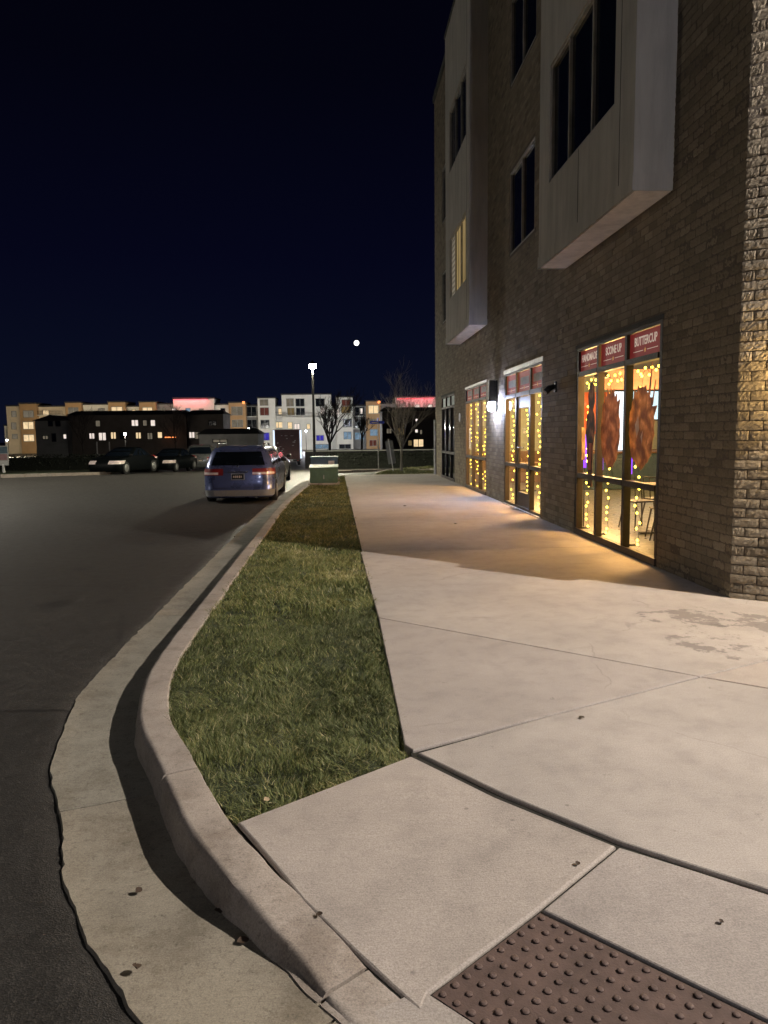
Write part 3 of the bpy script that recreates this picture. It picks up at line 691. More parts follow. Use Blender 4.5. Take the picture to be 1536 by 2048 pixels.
# entrance: sidelights and a door
ent = window(bld, XS, 13.19, 16.25, .0, 2.895, [14.08, 15.22], .07, .10, 'frame', 'glass', 'entrance', hcuts=((.86, .935), (2.32, 2.41)), back=.0)
for ch in list(ent.children):
    ys = [(ent.matrix_world @ v.co).y+BO.y for v in ch.data.vertices]; zs = [v.co.z for v in ch.data.vertices]
    if min(ys) > 13.9 and max(ys) < 15.4 and max(zs) < 2.4: bpy.data.objects.remove(ch)
dr = MB()
dr.bbox(XS-.03, XS+.02, 14.125, 14.25, .02, 2.31, .004); dr.bbox(XS-.03, XS+.02, 15.05, 15.175, .02, 2.31, .004); dr.bbox(XS-.028, XS+.018, 14.25, 15.05, .02, .36, .004); dr.bbox(XS-.028, XS+.018, 14.25, 15.05, 2.08, 2.31, .004); dr.bbox(XS-.028, XS+.018, 14.25, 15.05, .90, .96, .004)
door = child(dr, 'door', M['frame'], bld)
for z0, z1 in ((.36, .90), (.96, 2.08)):
    q = MB(); q.quad((XS, 14.25, z0), (XS, 14.25, z1), (XS, 15.05, z1), (XS, 15.05, z0)); child(q, 'pane', M['glass'], door)
hd = MB(); hd.tube([(XS-.03, 14.95, .95), (XS-.10, 14.95, .95), (XS-.10, 14.95, 1.28), (XS-.03, 14.95, 1.28)], .013); hd.tube([(XS-.09, 14.95, 1.28), (XS-.09, 14.4, 1.28)], .013); child(hd, 'handle', M['black'], door)
th = MB(); th.box(BX-.05, BX+.12, 13.2, 16.24, -.02, .018); child(th, 'threshold', M['steel'], bld)
for i, (a, b, c, d) in enumerate(OPEN[:4]):
    ll = MB(); ll.box(BX-.02, BX+.1, a-.02, b+.02, d-.03, d+(.02, .05, .03, .03)[i]); child(ll, 'lintel', M['band' if i in (0, 3) else 'steel'], bld)  # lamplit lintels get pale steel, unlit ones dark: light put into the colour

# shop interior
RX0, RX1, RY0, RY1, RZ = BX+.02, 11.2, 7.4, 22.6, 3.4
fl = MB(); fl.quad((BX, RY0, .004), (RX1, RY0, .004), (RX1, RY1, .004), (BX, RY1, .004)); child(fl, 'floor', M['floor'], bld)
rm = MB(); rm.quad((RX1, RY0, 0), (RX1, RY1, 0), (RX1, RY1, RZ), (RX1, RY0, RZ)); rm.quad((RX0, RY0, 0), (RX1, RY0, 0), (RX1, RY0, RZ), (RX0, RY0, RZ)); rm.quad((RX0, RY1, 0), (RX0, RY1, RZ), (RX1, RY1, RZ), (RX1, RY1, 0))
child(rm, 'room_wall', M['plaster'], bld)
cl = MB(); cl.quad((RX0, RY0, RZ), (RX1, RY0, RZ), (RX1, RY1, RZ), (RX0, RY1, RZ)); child(cl, 'room_ceiling', M['ceil'], bld)
WARM = (1., .55, .18)
for i, (x, y, p) in enumerate(((5.3, 9.9, 1150), (5.3, 14.6, 1250), (5.3, 19.6, 1050), (7.8, 12.5, 200), (7.8, 17, 200))):
    t = thing('pendant_lamp', ['black pendant lamp near the front window with the posters', 'black pendant lamp just inside the shop entrance', 'black pendant lamp behind the far shop window', 'black pendant lamp deep inside the shop near the menu screens', 'black pendant lamp deep inside the shop past the entrance'][i], 'lamp', (x, y, 2.66), group='pendant lamps in the shop')
    sh = MB(); sh.lathe([(.17, .0), (.16, .06), (.05, .16), (.02, .18)], 20); sh.build('lamp_shade', M['black'], t, True)
    cdm = MB(); cdm.tube([(0, 0, .18), (0, 0, .54)], .006, 6); cdm.build('cord', M['black'], t)
    plight('pendant_light', (0, 0, -.3), p, WARM, .6, t)

# wall screens, counter, panels inside
def wallbox(name, label, cat, x0, x1, y0, y1, z0, z1, m, fr='black', group=None):
    t = thing(name, label, cat, (x1, (y0+y1)/2, z0), group=group)
    b = MB(); b.bbox(x0, x1, y0, y1, z0, z1, .008); child(b, 'case', M[fr], t)
    s = MB(); s.quad((x0-.004, y0+.04, z0+.04), (x0-.004, y0+.04, z1-.04), (x0-.004, y1-.04, z1-.04), (x0-.004, y1-.04, z0+.04)); child(s, 'panel', M[m], t)
    return t
def backbox(name, label, cat, x0, x1, y, z0, z1, m, fr='black'):
    t = thing(name, label, cat, ((x0+x1)/2, y, z0)); b = MB(); b.bbox(x0, x1, y-.09, y, z0, z1, .008); child(b, 'case', M[fr], t)
    q = MB(); q.quad((x0+.04, y-.094, z0+.04), (x1-.04, y-.094, z0+.04), (x1-.04, y-.094, z1-.04), (x0+.04, y-.094, z1-.04)); child(q, 'panel', M[m], t); return t
backbox('menu_screen', 'tall bright white screen glowing behind the middle poster pane', 'screen', 8.50, 9.02, 22.55, .95, 2.85, 'screen')
backbox('menu_screen', 'wide pale cyan screen glowing behind the right poster pane', 'screen', 9.12, 10.5, 22.55, 1.9, 2.85, 'screen2')
backbox('wall_panel', 'coral red wall panel inside the shop left of the white screen', 'panel', 7.5, 8.44, 22.56, 1.5, 2.8, 'coral', 'coral')
backbox('menu_board', 'faded pink menu board hanging above the bright screens', 'menu board', 6.5, 8.2, 18.1, 2.62, 3.12, 'board', 'board')
ct = thing('counter', 'dark teal shop counter below the screens at the back', 'counter', (8, 19.5, 0))
b = MB(); b.bbox(6.6, 10.4, 19.4, 20.1, .01, .98, .02); child(b, 'body', M['teal'], ct); b = MB(); b.bbox(6.5, 10.5, 19.32, 20.18, .982, 1.03, .01); child(b, 'top', M['wood'], ct)
pt = thing('light_tube', 'purple glowing tube seen at the edge of the left poster pane', 'light', (4.0, 11.75, 0), group='purple light tubes inside the shop')
b = MB(); b.tube([(0, 0, 1.0), (0, 0, 1.55)], .03, 10); b.build('tube', M['purple'], pt, True); b = MB(); b.tube([(0, 0, .03), (0, 0, 1.0)], .012, 8); b.bbox(-.08, .08, -.08, .08, .006, .03, .004); b.build('stand', M['black'], pt)
for y, w in ((10.98, 'middle'), (9.86, 'right')):
    c = copy_tree(pt); c.location = (4.0, y, 0); c['label'] = 'purple glowing tube seen at the edge of the %s poster pane' % w
# tables and chairs
def mk_table():
    t = thing('bistro_table', 'x', 'table'); b = MB(); b.bbox(-.34, .34, -.34, .34, .74, .775, .006); b.build('tabletop', M['wood'], t)
    b = MB(); b.tube([(0, 0, .03), (0, 0, .74)], .028, 10); b.build('stem', M['black'], t)
    b = MB(); b.bbox(-.25, .25, -.04, .04, .006, .035, .004); b.bbox(-.04, .04, -.25, .25, .0085, .033, .004); b.build('foot', M['black'], t); return t
def mk_chair():
    t = thing('metal_chair', 'x', 'chair'); b = MB(); b.bbox(-.19, .19, -.19, .19, .44, .465, .008); b.build('seat', M['black'], t)
    b = MB(); b.tube([(-.18, .18, .45), (-.17, .23, .82), (.17, .23, .82), (.18, .18, .45)], .012, 8); b.tube([(-.06, .19, .46), (-.06, .23, .82)], .009, 6); b.tube([(.06, .19, .46), (.06, .23, .82)], .009, 6); b.build('backrest', M['black'], t)
    for sx in (-1, 1):
        for sy in (-1, 1): b = MB(); b.tube([(sx*.16, sy*.16, .44), (sx*.22, sy*.23, 0.004)], [.014, .011], 8); b.build('leg', M['black'], t)
    return t
T0, C0 = mk_table(), mk_chair()
tabs = [((4.75, 9.35), 'dark square table just behind the right poster pane'), ((4.85, 10.9), 'dark square table just behind the left poster pane'), ((6.6, 11.3), 'dark square table in the second row inside the shop'), ((5.0, 19.3), 'dark square table behind the far string lit window')]
for i, ((x, y), lb) in enumerate(tabs):
    o = T0 if i == 0 else copy_tree(T0); o.location = (x, y, .004); o['label'] = lb; o['group'] = 'tables in the shop'
chs = [((4.65, 8.72, 3.3), 'black metal chair nearest the brick pier behind the right pane'), ((4.7, 10.0, .1), 'black metal chair on the far side of the front right table'), ((4.75, 10.35, 3.0), 'black metal chair between the two front tables'), ((4.85, 11.55, .2), 'black metal chair at the far side of the left pane table'), ((5.9, 10.9, 1.4), 'black metal chair on the window side of the second row table'), ((6.6, 10.6, 3.4), 'black metal chair in the second row facing the window'), ((5.6, 9.2, -1.5), 'black metal chair on the inner side of the front right table'), ((5.35, 11.9, 2.2), 'black metal chair turned sideways behind the left pane'), ((5.9, 12.4, .6), 'black metal chair in the gap between the rows'), ((7.2, 11.6, -1.2), 'black metal chair on the inner side of the second row table'), ((6.7, 12.0, .2), 'black metal chair at the far side of the second row table')]
for i, ((x, y, r), lb) in enumerate(chs):
    o = C0 if i == 0 else copy_tree(C0); o.location = (x, y, .004); o.rotation_euler.z = r; o['label'] = lb; o['group'] = 'chairs in the shop'
for (x0, x1, y0, y1) in ((4.1, RX1-.02, RY1-.035, RY1-.005), (RX1-.035, RX1-.005, RY0+.05, RY1-.04)):
    b = MB(); b.box(x0, x1, y0, y1, .006, 1.0); child(b, 'wainscot', M['wood'], bld)
bn = thing('bench', 'dark padded bench in the middle of the shop behind the tables', 'bench', (7.6, 14.5, .005))
b = MB(); b.bbox(-.25, .25, -1.6, 1.6, .0, .46, .03); b.build('seat', M['teal'], bn); b = MB(); b.bbox(.25, .36, -1.6, 1.6, .0, 1.02, .03); b.build('backrest', M['wood'], bn)
bt0 = None
for i, ((x, y, z), lb) in enumerate([((4.72, 9.3, .782), 'orange sauce bottle on the front right table'), ((4.9, 10.85, .782), 'orange sauce bottle on the left pane table')]):
    if i == 0:
        bt0 = thing('sauce_bottle', lb, 'bottle', (x, y, z), group='sauce bottles'); b = MB(); b.lathe([(.032, 0), (.034, .02), (.034, .12), (.014, .16)], 12); b.build('body', M['coral'], bt0, True); b = MB(); b.lathe([(.014, .16), (.012, .21)], 10); b.build('cap', M['cream'], bt0)
    else: c = copy_tree(bt0); c.location = (x, y, z); c['label'] = lb

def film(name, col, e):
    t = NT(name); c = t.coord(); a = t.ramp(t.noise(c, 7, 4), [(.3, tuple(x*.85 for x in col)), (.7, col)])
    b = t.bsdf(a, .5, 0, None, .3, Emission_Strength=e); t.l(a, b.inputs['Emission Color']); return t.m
# emission in the transom films stands in for shop light coming through
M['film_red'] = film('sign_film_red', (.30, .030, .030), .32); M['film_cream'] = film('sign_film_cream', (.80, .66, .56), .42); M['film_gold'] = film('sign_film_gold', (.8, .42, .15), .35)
# transom signs with lettering
def text_mesh(txt, h, sx=.62, bold=.003):
    cu = bpy.data.curves.new('lettering', 'FONT'); cu.body = txt; cu.size = h/.72; cu.align_x = 'CENTER'; cu.offset = bold; cu.extrude = .0015; cu.resolution_u = 3
    o = bpy.data.objects.new('lettering', cu); COL.objects.link(o)
    me = bpy.data.meshes.new_from_object(o.evaluated_get(bpy.context.evaluated_depsgraph_get())); bpy.data.objects.remove(o)
    # lie on a wall that faces -X: reading direction -Y
    me.transform(Matrix(((0, 0, -1, 0), (-sx, 0, 0, 0), (0, 1, 0, 0), (0, 0, 0, 1)))); me.materials.clear(); return me
def star(mb, cy, cz, r, x):
    pts = [(x, cy+math.sin(k*math.pi/5)*(r if k % 2 == 0 else r*.42), cz+math.cos(k*math.pi/5)*(r if k % 2 == 0 else r*.42)) for k in range(10)]
    pb = [(x+.003, p[1], p[2]) for p in pts]
    mb.add(pts+pb, [tuple(range(10))]+[(i, (i+1) % 10, 10+(i+1) % 10, 10+i) for i in range(10)])
def sign(y0, y1, txt, label, z0=2.51, z1=2.81, faded=False, tw=.80):
    x = XS-.012; yc = (y0+y1)/2
    t = thing('window_sign', label, 'sign', (x, yc, z0), group='red transom signs above the shop windows')
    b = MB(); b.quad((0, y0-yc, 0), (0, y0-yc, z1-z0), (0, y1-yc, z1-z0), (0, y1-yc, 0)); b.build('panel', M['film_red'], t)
    if txt:
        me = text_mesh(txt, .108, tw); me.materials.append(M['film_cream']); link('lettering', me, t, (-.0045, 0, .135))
    else:
        b = MB(); b.box(-.0065, -.0045, -.36, .30, .13, .28); b.build('faded_film', M['shade'], t)
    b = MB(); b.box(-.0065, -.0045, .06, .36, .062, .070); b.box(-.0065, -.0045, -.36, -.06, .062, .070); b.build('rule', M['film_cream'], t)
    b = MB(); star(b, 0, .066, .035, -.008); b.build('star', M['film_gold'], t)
P1 = [(8.32, 9.28), (9.38, 10.31), (10.41, 11.19)]
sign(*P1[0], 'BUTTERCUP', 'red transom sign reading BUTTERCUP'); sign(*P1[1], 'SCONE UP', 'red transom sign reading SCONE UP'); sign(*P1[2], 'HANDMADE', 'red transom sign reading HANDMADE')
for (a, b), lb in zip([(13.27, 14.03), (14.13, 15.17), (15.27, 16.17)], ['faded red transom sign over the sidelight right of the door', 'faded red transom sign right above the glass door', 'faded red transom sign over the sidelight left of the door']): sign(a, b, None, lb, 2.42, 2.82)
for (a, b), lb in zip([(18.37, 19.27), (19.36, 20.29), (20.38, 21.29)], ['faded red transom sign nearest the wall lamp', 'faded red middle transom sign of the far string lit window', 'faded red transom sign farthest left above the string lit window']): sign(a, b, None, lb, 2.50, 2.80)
# food posters stuck to the panes
def m_food(name, c1, c2, c3):
    t = NT(name); c = t.coord(); v = t.n('TexVoronoi', feature='SMOOTH_F1'); v.inputs['Scale'].default_value = 9
    t.l(t.mix(.18, c, t.n('TexNoise').outputs['Color']), v.inputs['Vector'])
    a = t.ramp(v.outputs['Distance'], [(.1, c1), (.35, c2), (.6, c3)]); a = t.mix(.5, a, t.ramp(t.noise(c, 22, 5, .7), [(.3, .4), (.7, 1.3)]), 'MULTIPLY')
    t.bsdf(a, .5, 0, None, .3, Emission_Strength=0); b = t.t.nodes['Principled BSDF']
    tl = t.n('BsdfTranslucent'); t.l(a, tl.inputs[0]); mx = t.n('MixShader'); mx.inputs[0].default_value = .36
    t.l(b.outputs[0], mx.inputs[1]); t.l(tl.outputs[0], mx.inputs[2]); t.l(mx.outputs[0], t.out.inputs[0]); return t.m
M['x'] = None; M['fried'] = m_food('fried_food_print', (.70, .46, .28), (.50, .28, .14), (.26, .13, .07)); M['fried2'] = m_food('waffle_print', (.85, .60, .34), (.58, .36, .17), (.30, .16, .09)); M['shake'] = m_food('dark_food_print', (.32, .18, .10), (.16, .07, .04), (.05, .03, .03))
def decal(name, label, pts, yc, zc, m, extras=()):
    t = thing(name, label, 'poster', (XS-.011, yc, zc), group='food posters on the shop window')
    b = MB(); n = len(pts); b.add([(0, -y, z) for y, z in pts]+[(.004, -y, z) for y, z in pts], [tuple(range(n))[::-1], tuple(range(n, 2*n))]+[(i, (i+1) % n, n+(i+1) % n, n+i) for i in range(n)]); b.build('print', M[m], t)
    for nm, mm, pl in extras:
        b = MB()
        for q in pl: b.add([(-.003, -y, z) for y, z in q], [tuple(range(len(q)))[::-1]])
        b.build(nm, M[mm], t)
def blob(w, h, n=40, spik=.1, top=True, seed=1):
    r = random.Random(seed); out = []
    for k in range(n):
        a = k*math.tau/n; q = 1+r.uniform(-.04, .04)
        if top and math.sin(a) > .25: q += r.uniform(0, spik)*(1.6 if k % 2 else .1)
        elif k % 2: q += r.uniform(0, .05)
        out.append((math.cos(a)*w/2*q, math.sin(a)*h/2*q))
    return out
decal('food_poster', 'brown fried food poster with ragged top on the middle pane', blob(.70, 1.0, 44, .2, seed=3), 9.92, 1.60, 'fried')
decal('food_poster', 'golden brown food poster with thin spikes on the right pane', blob(.74, .98, 44, .22, seed=8), 8.88, 1.62, 'fried2',
      [('spike', 'shake', [[(.2, .42), (.26, .4), (.30, .78), (.28, .80)], [(.3, .3), (.34, .27), (.41, .56), (.39, .58)]]), ('highlight', 'cream', [[(-.18, .05), (-.08, .18), (-.05, .0), (-.12, -.12)], [(.0, -.1), (.06, -.02), (.05, -.2)]])])
decal('food_poster', 'tall narrow dark brown sundae poster on the left pane', [(-.07, -.75), (.10, -.75), (.12, -.2), (.2, .1), (.16, .32), (.1, .38), (.17, .5), (.15, .74), (.05, .8), (-.06, .78), (-.12, .6), (-.08, .4), (-.16, .3), (-.2, .05), (-.12, -.25)], 10.72, 1.52, 'shake',
      [('cup', 'fried2', [[(-.36, -.36), (-.2, -.36), (-.2, .12), (-.38, .14)]]), ('stripe', 'coral', [[(-.06, -.5), (.06, -.5), (.08, -.1), (-.05, -.1)]])])

# strings of fairy lights behind the panes
bme = MB(); bme.lathe([(.003, .019), (.012, .013), (.0165, 0), (.012, -.013), (.003, -.019)], 10); BME = bme.mesh('bulb', M['bulb'], True)
def string(label, pts, group):
    c = pts[0]; t = thing('string_light', label, 'string light', c, group=group)
    b = MB(); b.tube([(p[0]-c[0]+.02, p[1]-c[1], p[2]-c[2]) for p in pts], .0035, 5); b.build('wire', M['black'], t)
    for p in pts: o = link('bulb', BME, t, (p[0]-c[0], p[1]-c[1], p[2]-c[2]))
XB = XS+.06
def sparse(y0, y1):
    r = random.Random(int(y0*100)); pts = []
    n = 9
    for k in range(n): pts.append((XB+r.uniform(0, .03), y0+.08+(y1-y0-.16)*k/(n-1), 2.38-.05*(k % 2)-r.uniform(0, .05)))
    zs = list(np.linspace(2.25, .12, 22))
    for z in zs: pts.append((XB+r.uniform(0, .03), y1-.07-abs(r.gauss(0, .06)), z+r.uniform(-.04, .04)))
    return pts
def dense(y0, y1, z0, z1, cols, n):
    r = random.Random(int(y0*100)+5); pts = []
    for c in range(cols):
        yy = y0+(y1-y0)*(c+.5)/cols; zs = np.linspace(z1, z0, n)
        if c % 2: zs = zs[::-1]
        for z in zs:
            if r.random() < .09: continue
            pts.append((XB+r.uniform(0, .03), yy+r.gauss(0, .09)*(y1-y0), z+r.uniform(-.02, .02)))
    return pts
G = 'warm fairy lights in the shop windows'
for (a, b), l in zip(P1, ['strand of warm fairy lights round the right poster pane', 'strand of warm fairy lights round the middle poster pane', 'strand of warm fairy lights round the left poster pane']): string(l, sparse(a, b), G)
string('dense warm fairy lights in the sidelight right of the door', dense(13.27, 14.03, .12, 2.27, 2, 21), G)
string('dense warm fairy lights in the sidelight left of the door', dense(15.27, 16.17, .12, 2.27, 2, 21), G)
string('column of warm fairy lights seen through the glass door', dense(14.5, 14.9, .42, 2.02, 1, 20), G)
for (a, b), l in zip([(18.37, 19.27), (19.36, 20.29), (20.38, 21.29)], ['dense warm fairy lights in the pane next to the wall lamp', 'dense warm fairy lights in the middle pane of the far window', 'dense warm fairy lights in the leftmost pane of the far window']): string(l, dense(a, b, .12, 2.36, 2, 21), G)

# lamps and small fittings on the wall
def wall_lamp(label, loc, rz, P, col, glow, rad=.05):
    t = thing('wall_lamp', label, 'lamp', loc, rz)     # local -x is away from the wall
    b = MB(); b.bbox(-.05, .0, -.08, .08, -.1, .62, .01); b.build('back_plate', M['black'], t)
    b = MB(); b.bbox(-.20, -.05, -.09, .09, .12, .62, .02); b.build('housing', M['black'], t)
    b = MB(); b.lathe([(.03, -.09), (.075, -.06), (.095, .0), (.095, .06), (.06, .118)], 18, T=lambda x, y, z: (x-.125, y, z)); b.build('lens', glow, t, True)
    return t
M['cool_lens'] = emit('cool_lamp_lens', (.62, .70, 1.), 620.); M['warm_lens'] = emit('warm_lamp_lens', (1., .68, .30), 260.)
wall_lamp('black wall lamp glowing blue white between the far window and the door', (BX-.012, 17.02, 2.18), 0, 0, 0, M['cool_lens'])
q = CH0+cd*.78
wl2 = wall_lamp('warm wall lamp on the angled brick corner at the right edge', (q[0]+cn3[0]*.03, q[1]+cn3[1]*.03, 2.05), math.atan2(-cn3[1], -cn3[0]), 0, 0, M['warm_lens'])
sc_ = thing('security_camera', 'small dark camera on the brick between the door and the posters', 'camera', (BX-.01, 12.32, 2.28))
b = MB(); b.bbox(-.03, 0, -.05, .05, -.02, .16, .006); b.build('mount', M['black'], sc_); b = MB(); b.tube([(-.03, 0, .08), (-.12, -.02, .05), (-.2, -.05, -.02)], [.045, .055, .05], 12); b.build('body', M['black'], sc_, True); b = MB(); b.tube([(-.2, -.05, -.02), (-.215, -.055, -.034)], [.04, .03], 12); b.build('lens', M['steel'], sc_)
hn = thing('wall_plaque', 'small round pale plaque on the brick left of the string lit windows', 'plaque', (BX-.01, 22.3, 2.06))
b = MB(); b.lathe([(.11, 0), (.11, .02), (.08, .03)], 20, T=lambda x, y, z: (-z, x, y*1.2)); b.build('plate', M['white'], hn); b = MB(); b.lathe([(.03, .03), (.028, .036)], 12, T=lambda x, y, z: (-z, x, y)); b.build('boss', M['steel'], hn)
dp = thing('downpipe', 'pale downpipe at the far end of the brick wall', 'downpipe', (BX-.05, 27.98, 0)); b = MB(); b.tube([(0, 0, -.1), (0, 0, 2.1)], .045, 10); b.build('pipe', M['white'], dp); b = MB(); b.box(-.06, .05, -.06, .06, 1.0, 1.04); b.build('bracket', M['steel'], dp)

# ------------------------------------------------------------------ street lamps
def street_lamp(label, loc, H, P, col, glow=None, armx=0., rad=.12, group='street lamps', light=True):
    t = thing('street_lamp', label, 'street lamp', loc, group=group)
    b = MB(); b.lathe([(.16, 0), (.16, .08), (.09, .14), (.075, .3), (.055, H-.35), (.05, H-.12)], 14); b.build('pole', M['black'], t, True)
    if armx:
        b = MB(); b.tube([(0, 0, H-.4), (armx*.4, 0, H-.05), (armx, 0, H)], [.045, .04, .035], 10); b.build('arm', M['black'], t, True)
    b = MB(); b.lathe([(.20, H+.10), (.17, H+.16), (.05, H+.24), (.02, H+.30)], 18, T=lambda x, y, z: (x+armx, y, z)); b.build('cap', M['black'], t, True)
    b = MB(); b.lathe([(.05, H-.16), (.12, H-.12), (.165, H-.05), (.18, H+.02), (.17, H+.10)], 18, T=lambda x, y, z: (x+armx, y, z)); b.build('lamp_globe', glow or M['lampw'], t, True)
    if light: plight('street_light', (armx, 0, H-.22 if not glow else H-.35), P, col, rad, t)
    return t
M['far_globe'] = emit('far_lamp_globe', (1., .95, .80), 900.)
street_lamp('tall lit street lamp on a dark pole beyond the utility cabinets', (-1.34, 38, gz(38)-.05), 5.12-gz(38), 0, 0, M['far_globe'], light=False)
plight('street_light', (-1.34, 38, 4.86), 6600, (1., .92, .66), .12, typ='SPOT', angle=R(163), blend=.12)
KEY = street_lamp('street lamp on the side street lighting the corner pavement', (9.9, 1.75, -.02), 7.4, 7200, (1., .91, .84), armx=-1.1, rad=.06)
street_lamp('street lamp on the far side of the road lighting the brick front', (-22, 15, -.1), 8.5, 1450, (1., .94, .82), armx=.9, rad=.2)
street_lamp('added unseen street lamp left of the road brightening the asphalt', (-19.4, 25.5, -.1), 9.3, 0, 0, armx=.9, light=False)
plight('street_light', (-18.5, 25.5, 8.9), 9000, (1., .94, .80), .12, typ='SPOT', angle=R(122), blend=.7, rot=(0, R(-22), 0))  # added spot, stands in for distant lights reflected off the asphalt
street_lamp('added unseen street lamp behind the camera lighting the bay sides', (3.1, -24, -.1), 8.5, 6500, (.84, .85, 1.), rad=.2)  # added lamp, stands in for light reflected from windows across the street
for (px, py, Y, P, c, lb) in ((250, 868, 100, 5000, (1., .9, .75), 'added lamp post in the dark car park brightening the townhouses'), (497, 857, 178, 8500, (1., .95, .85), 'small white lamp post in front of the white apartments beside the orange wing'), (722, 857, 178, 8500, (.9, .96, 1.), 'small white lamp post in front of the right end of the white apartments'), (612, 862, 176, 7000, (.95, .96, 1.), 'added white lamp post hidden behind the red truck'), (14, 880, 165, 14000, (1., .84, .58), 'bright lamp post at the far left by the cream apartments'), (135, 870, 172, 13000, (1., .82, .55), 'added lamp post behind the grey house on the left'), (300, 870, 172, 13000, (1., .82, .58), 'added lamp post behind the dark townhouses'), (812, 870, 178, 6000, (1., .86, .7), 'added lamp post behind the dark houses on the right')):  # posts labelled as added only brighten the house and apartment fronts
    p = at(px, py, Y); street_lamp(lb, (p[0], Y, -2.5), p[2]+2.5, P, c, armx=0, rad=.3, group='lamp posts by the far apartments')
mo = MB(); bmq = bmesh.new(); bmesh.ops.create_icosphere(bmq, subdivisions=3, radius=10.5); mo.bm(bmq)
mo_ = mo.build('moon', emit('moon_glow', (1., .97, .93), 3., .25, .06), smooth=True, loc=(3000*.0243, 3000*.9924, CAMZ+3000*.1208)); tag(mo_, 'small bright white moon low in the night sky', 'moon')

# ------------------------------------------------------------------ utility cabinets, signs, trees
def cabinet(label, x0, x1, y0, y1, h0, h1, m, z=-.05, ribs=True):
    cx, cy = (x0+x1)/2, (y0+y1)/2; t = thing('utility_cabinet', label, 'utility cabinet', (cx, cy, z), group='utility cabinets on the verge'); w, d = (x1-x0)/2, (y1-y0)/2
    b = MB(); b.add([(-w, -d, .09), (w, -d, .09), (w, d, .09), (-w, d, .09), (-w, -d, h0), (w, -d, h0), (w, d, h1), (-w, d, h1)], [(0, 1, 5, 4), (1, 2, 6, 5), (2, 3, 7, 6), (3, 0, 4, 7), (0, 3, 2, 1), (4, 5, 6, 7)])
    bm = bmesh.new(); vs = [bm.verts.new(v) for v in b.v]; [bm.faces.new([vs[i] for i in f]) for f in b.f]; bmesh.ops.bevel(bm, geom=bm.edges[:], offset=.02, segments=2, affect='EDGES'); b2 = MB(); b2.bm(bm); b2.build('body', M[m], t)
    b = MB(); b.add([(-w-.025, -d-.025, h0+.004), (w+.025, -d-.025, h0+.004), (w+.025, d+.025, h1+.004), (-w-.025, d+.025, h1+.004), (-w-.025, -d-.025, h0+.034), (w+.025, -d-.025, h0+.034), (w+.025, d+.025, h1+.034), (-w-.025, d+.025, h1+.034)], [(0, 1, 5, 4), (1, 2, 6, 5), (2, 3, 7, 6), (3, 0, 4, 7), (0, 3, 2, 1), (4, 5, 6, 7)]); b.build('lid', M[m], t)
    b = MB(); b.bbox(-w-.06, w+.06, -d-.06, d+.06, -.05, .088, .015); b.build('base_pad', M['kerb'], t)
    if ribs:
        b = MB()
        for k in range(6): b.box(w*.1, w*.88, -d-.006, -d-.001, .16+k*(h0-.24)/6, .16+k*(h0-.24)/6+.022)
        b.build('louvre', M[m], t)
    b = MB(); b.box(-.012, .012, -d-.018, -d-.001, h0*.4, h0*.62); b.build('latch', M['steel'], t)
    if not ribs: b = MB(); b.box(w*.3, w*.75, -d-.005, -d-.001, h0*.68, h0*.86); b.build('notice_label', M['white'], t)
    return t
cabinet('low green utility cabinet with sloped lid on the grass strip', -.99, -.10, 23.4, 24.25, .56, .62, 'green')
cabinet('blue grey utility cabinet standing just behind the green one', -1.06, -.10, 26.1, 26.9, .82, .82, 'bluegreen', ribs=False)
def bare_tree(label, loc, H, trunk_h, spread, m, seed, name='bare_tree', r0=.06, forks=5, depth=4, group=None, twig=.004):
    rr = random.Random(seed); t = thing(name, label, 'tree', loc, group=group)
    b = MB(); lean = Vector((rr.uniform(-.04, .04), 0, 0)); top = Vector((0, 0, trunk_h))+lean*4*trunk_h*.3
    b.tube([(0, 0, -.15), tuple(Vector((0, 0, trunk_h*.1))), tuple(top*.55), tuple(top)], [r0*1.3, r0, r0*.9, r0*.85], 10); b.build('trunk', m, t, True)
    cb = MB()
    def grow(p, d, L, r, k):
        n = 4; pts = [p]; q = p.copy(); dd = d.copy()
        for i in range(n):
            dd = (dd+Vector((rr.gauss(0, .10), rr.gauss(0, .10), .10))).normalized(); q = q+dd*L/n; pts.append(q.copy())
        rs = [r*(1-.45*i/n) for i in range(n+1)]
        cb.tube(pts, [max(x, twig) for x in rs], 6 if r > .012 else 4, cap=False)
        if k == 0: return
        for i in range(rr.choice((2, 3, 3)) + (1 if k > 2 else 0)):
            s = rr.uniform(.35, 1.); j = min(int(s*n), n-1); p2 = pts[j].lerp(pts[j+1], s*n-j) if s < 1 else pts[-1]
            ax = dd.orthogonal().normalized(); ax.rotate(Matrix.Rotation(rr.uniform(0, math.tau), 3, dd)); d2 = dd.copy(); d2.rotate(Matrix.Rotation(rr.uniform(.25, .62), 3, ax))
            grow(p2, d2, L*rr.uniform(.58, .8), rs[j]*.62, k-1)
    for i in range(forks):
        a = i*math.tau/forks+rr.uniform(-.3, .3); d = Vector((math.cos(a)*spread, math.sin(a)*spread, 1)).normalized()
        grow(top-Vector((0, 0, rr.uniform(0, .12)*trunk_h)), d, (H-trunk_h)*rr.uniform(.42, .55), r0*.62, depth)
    cb.build('branches', m, t, True); return t
bare_tree('slim bare young tree with upswept branches on the grass island', (2.6, 31.1, -.05), 3.75, 1.05, .55, M['bark'], 5, r0=.062, forks=6, depth=4)
p = at(660, 908, 66); bare_tree('dark bare tree standing behind the street lamp pole', (p[0], 66, gz(66)), 6.2, 1.9, .5, M['dbark'], 9, r0=.14, forks=6, depth=4, group='dark bare trees far off', twig=.012)
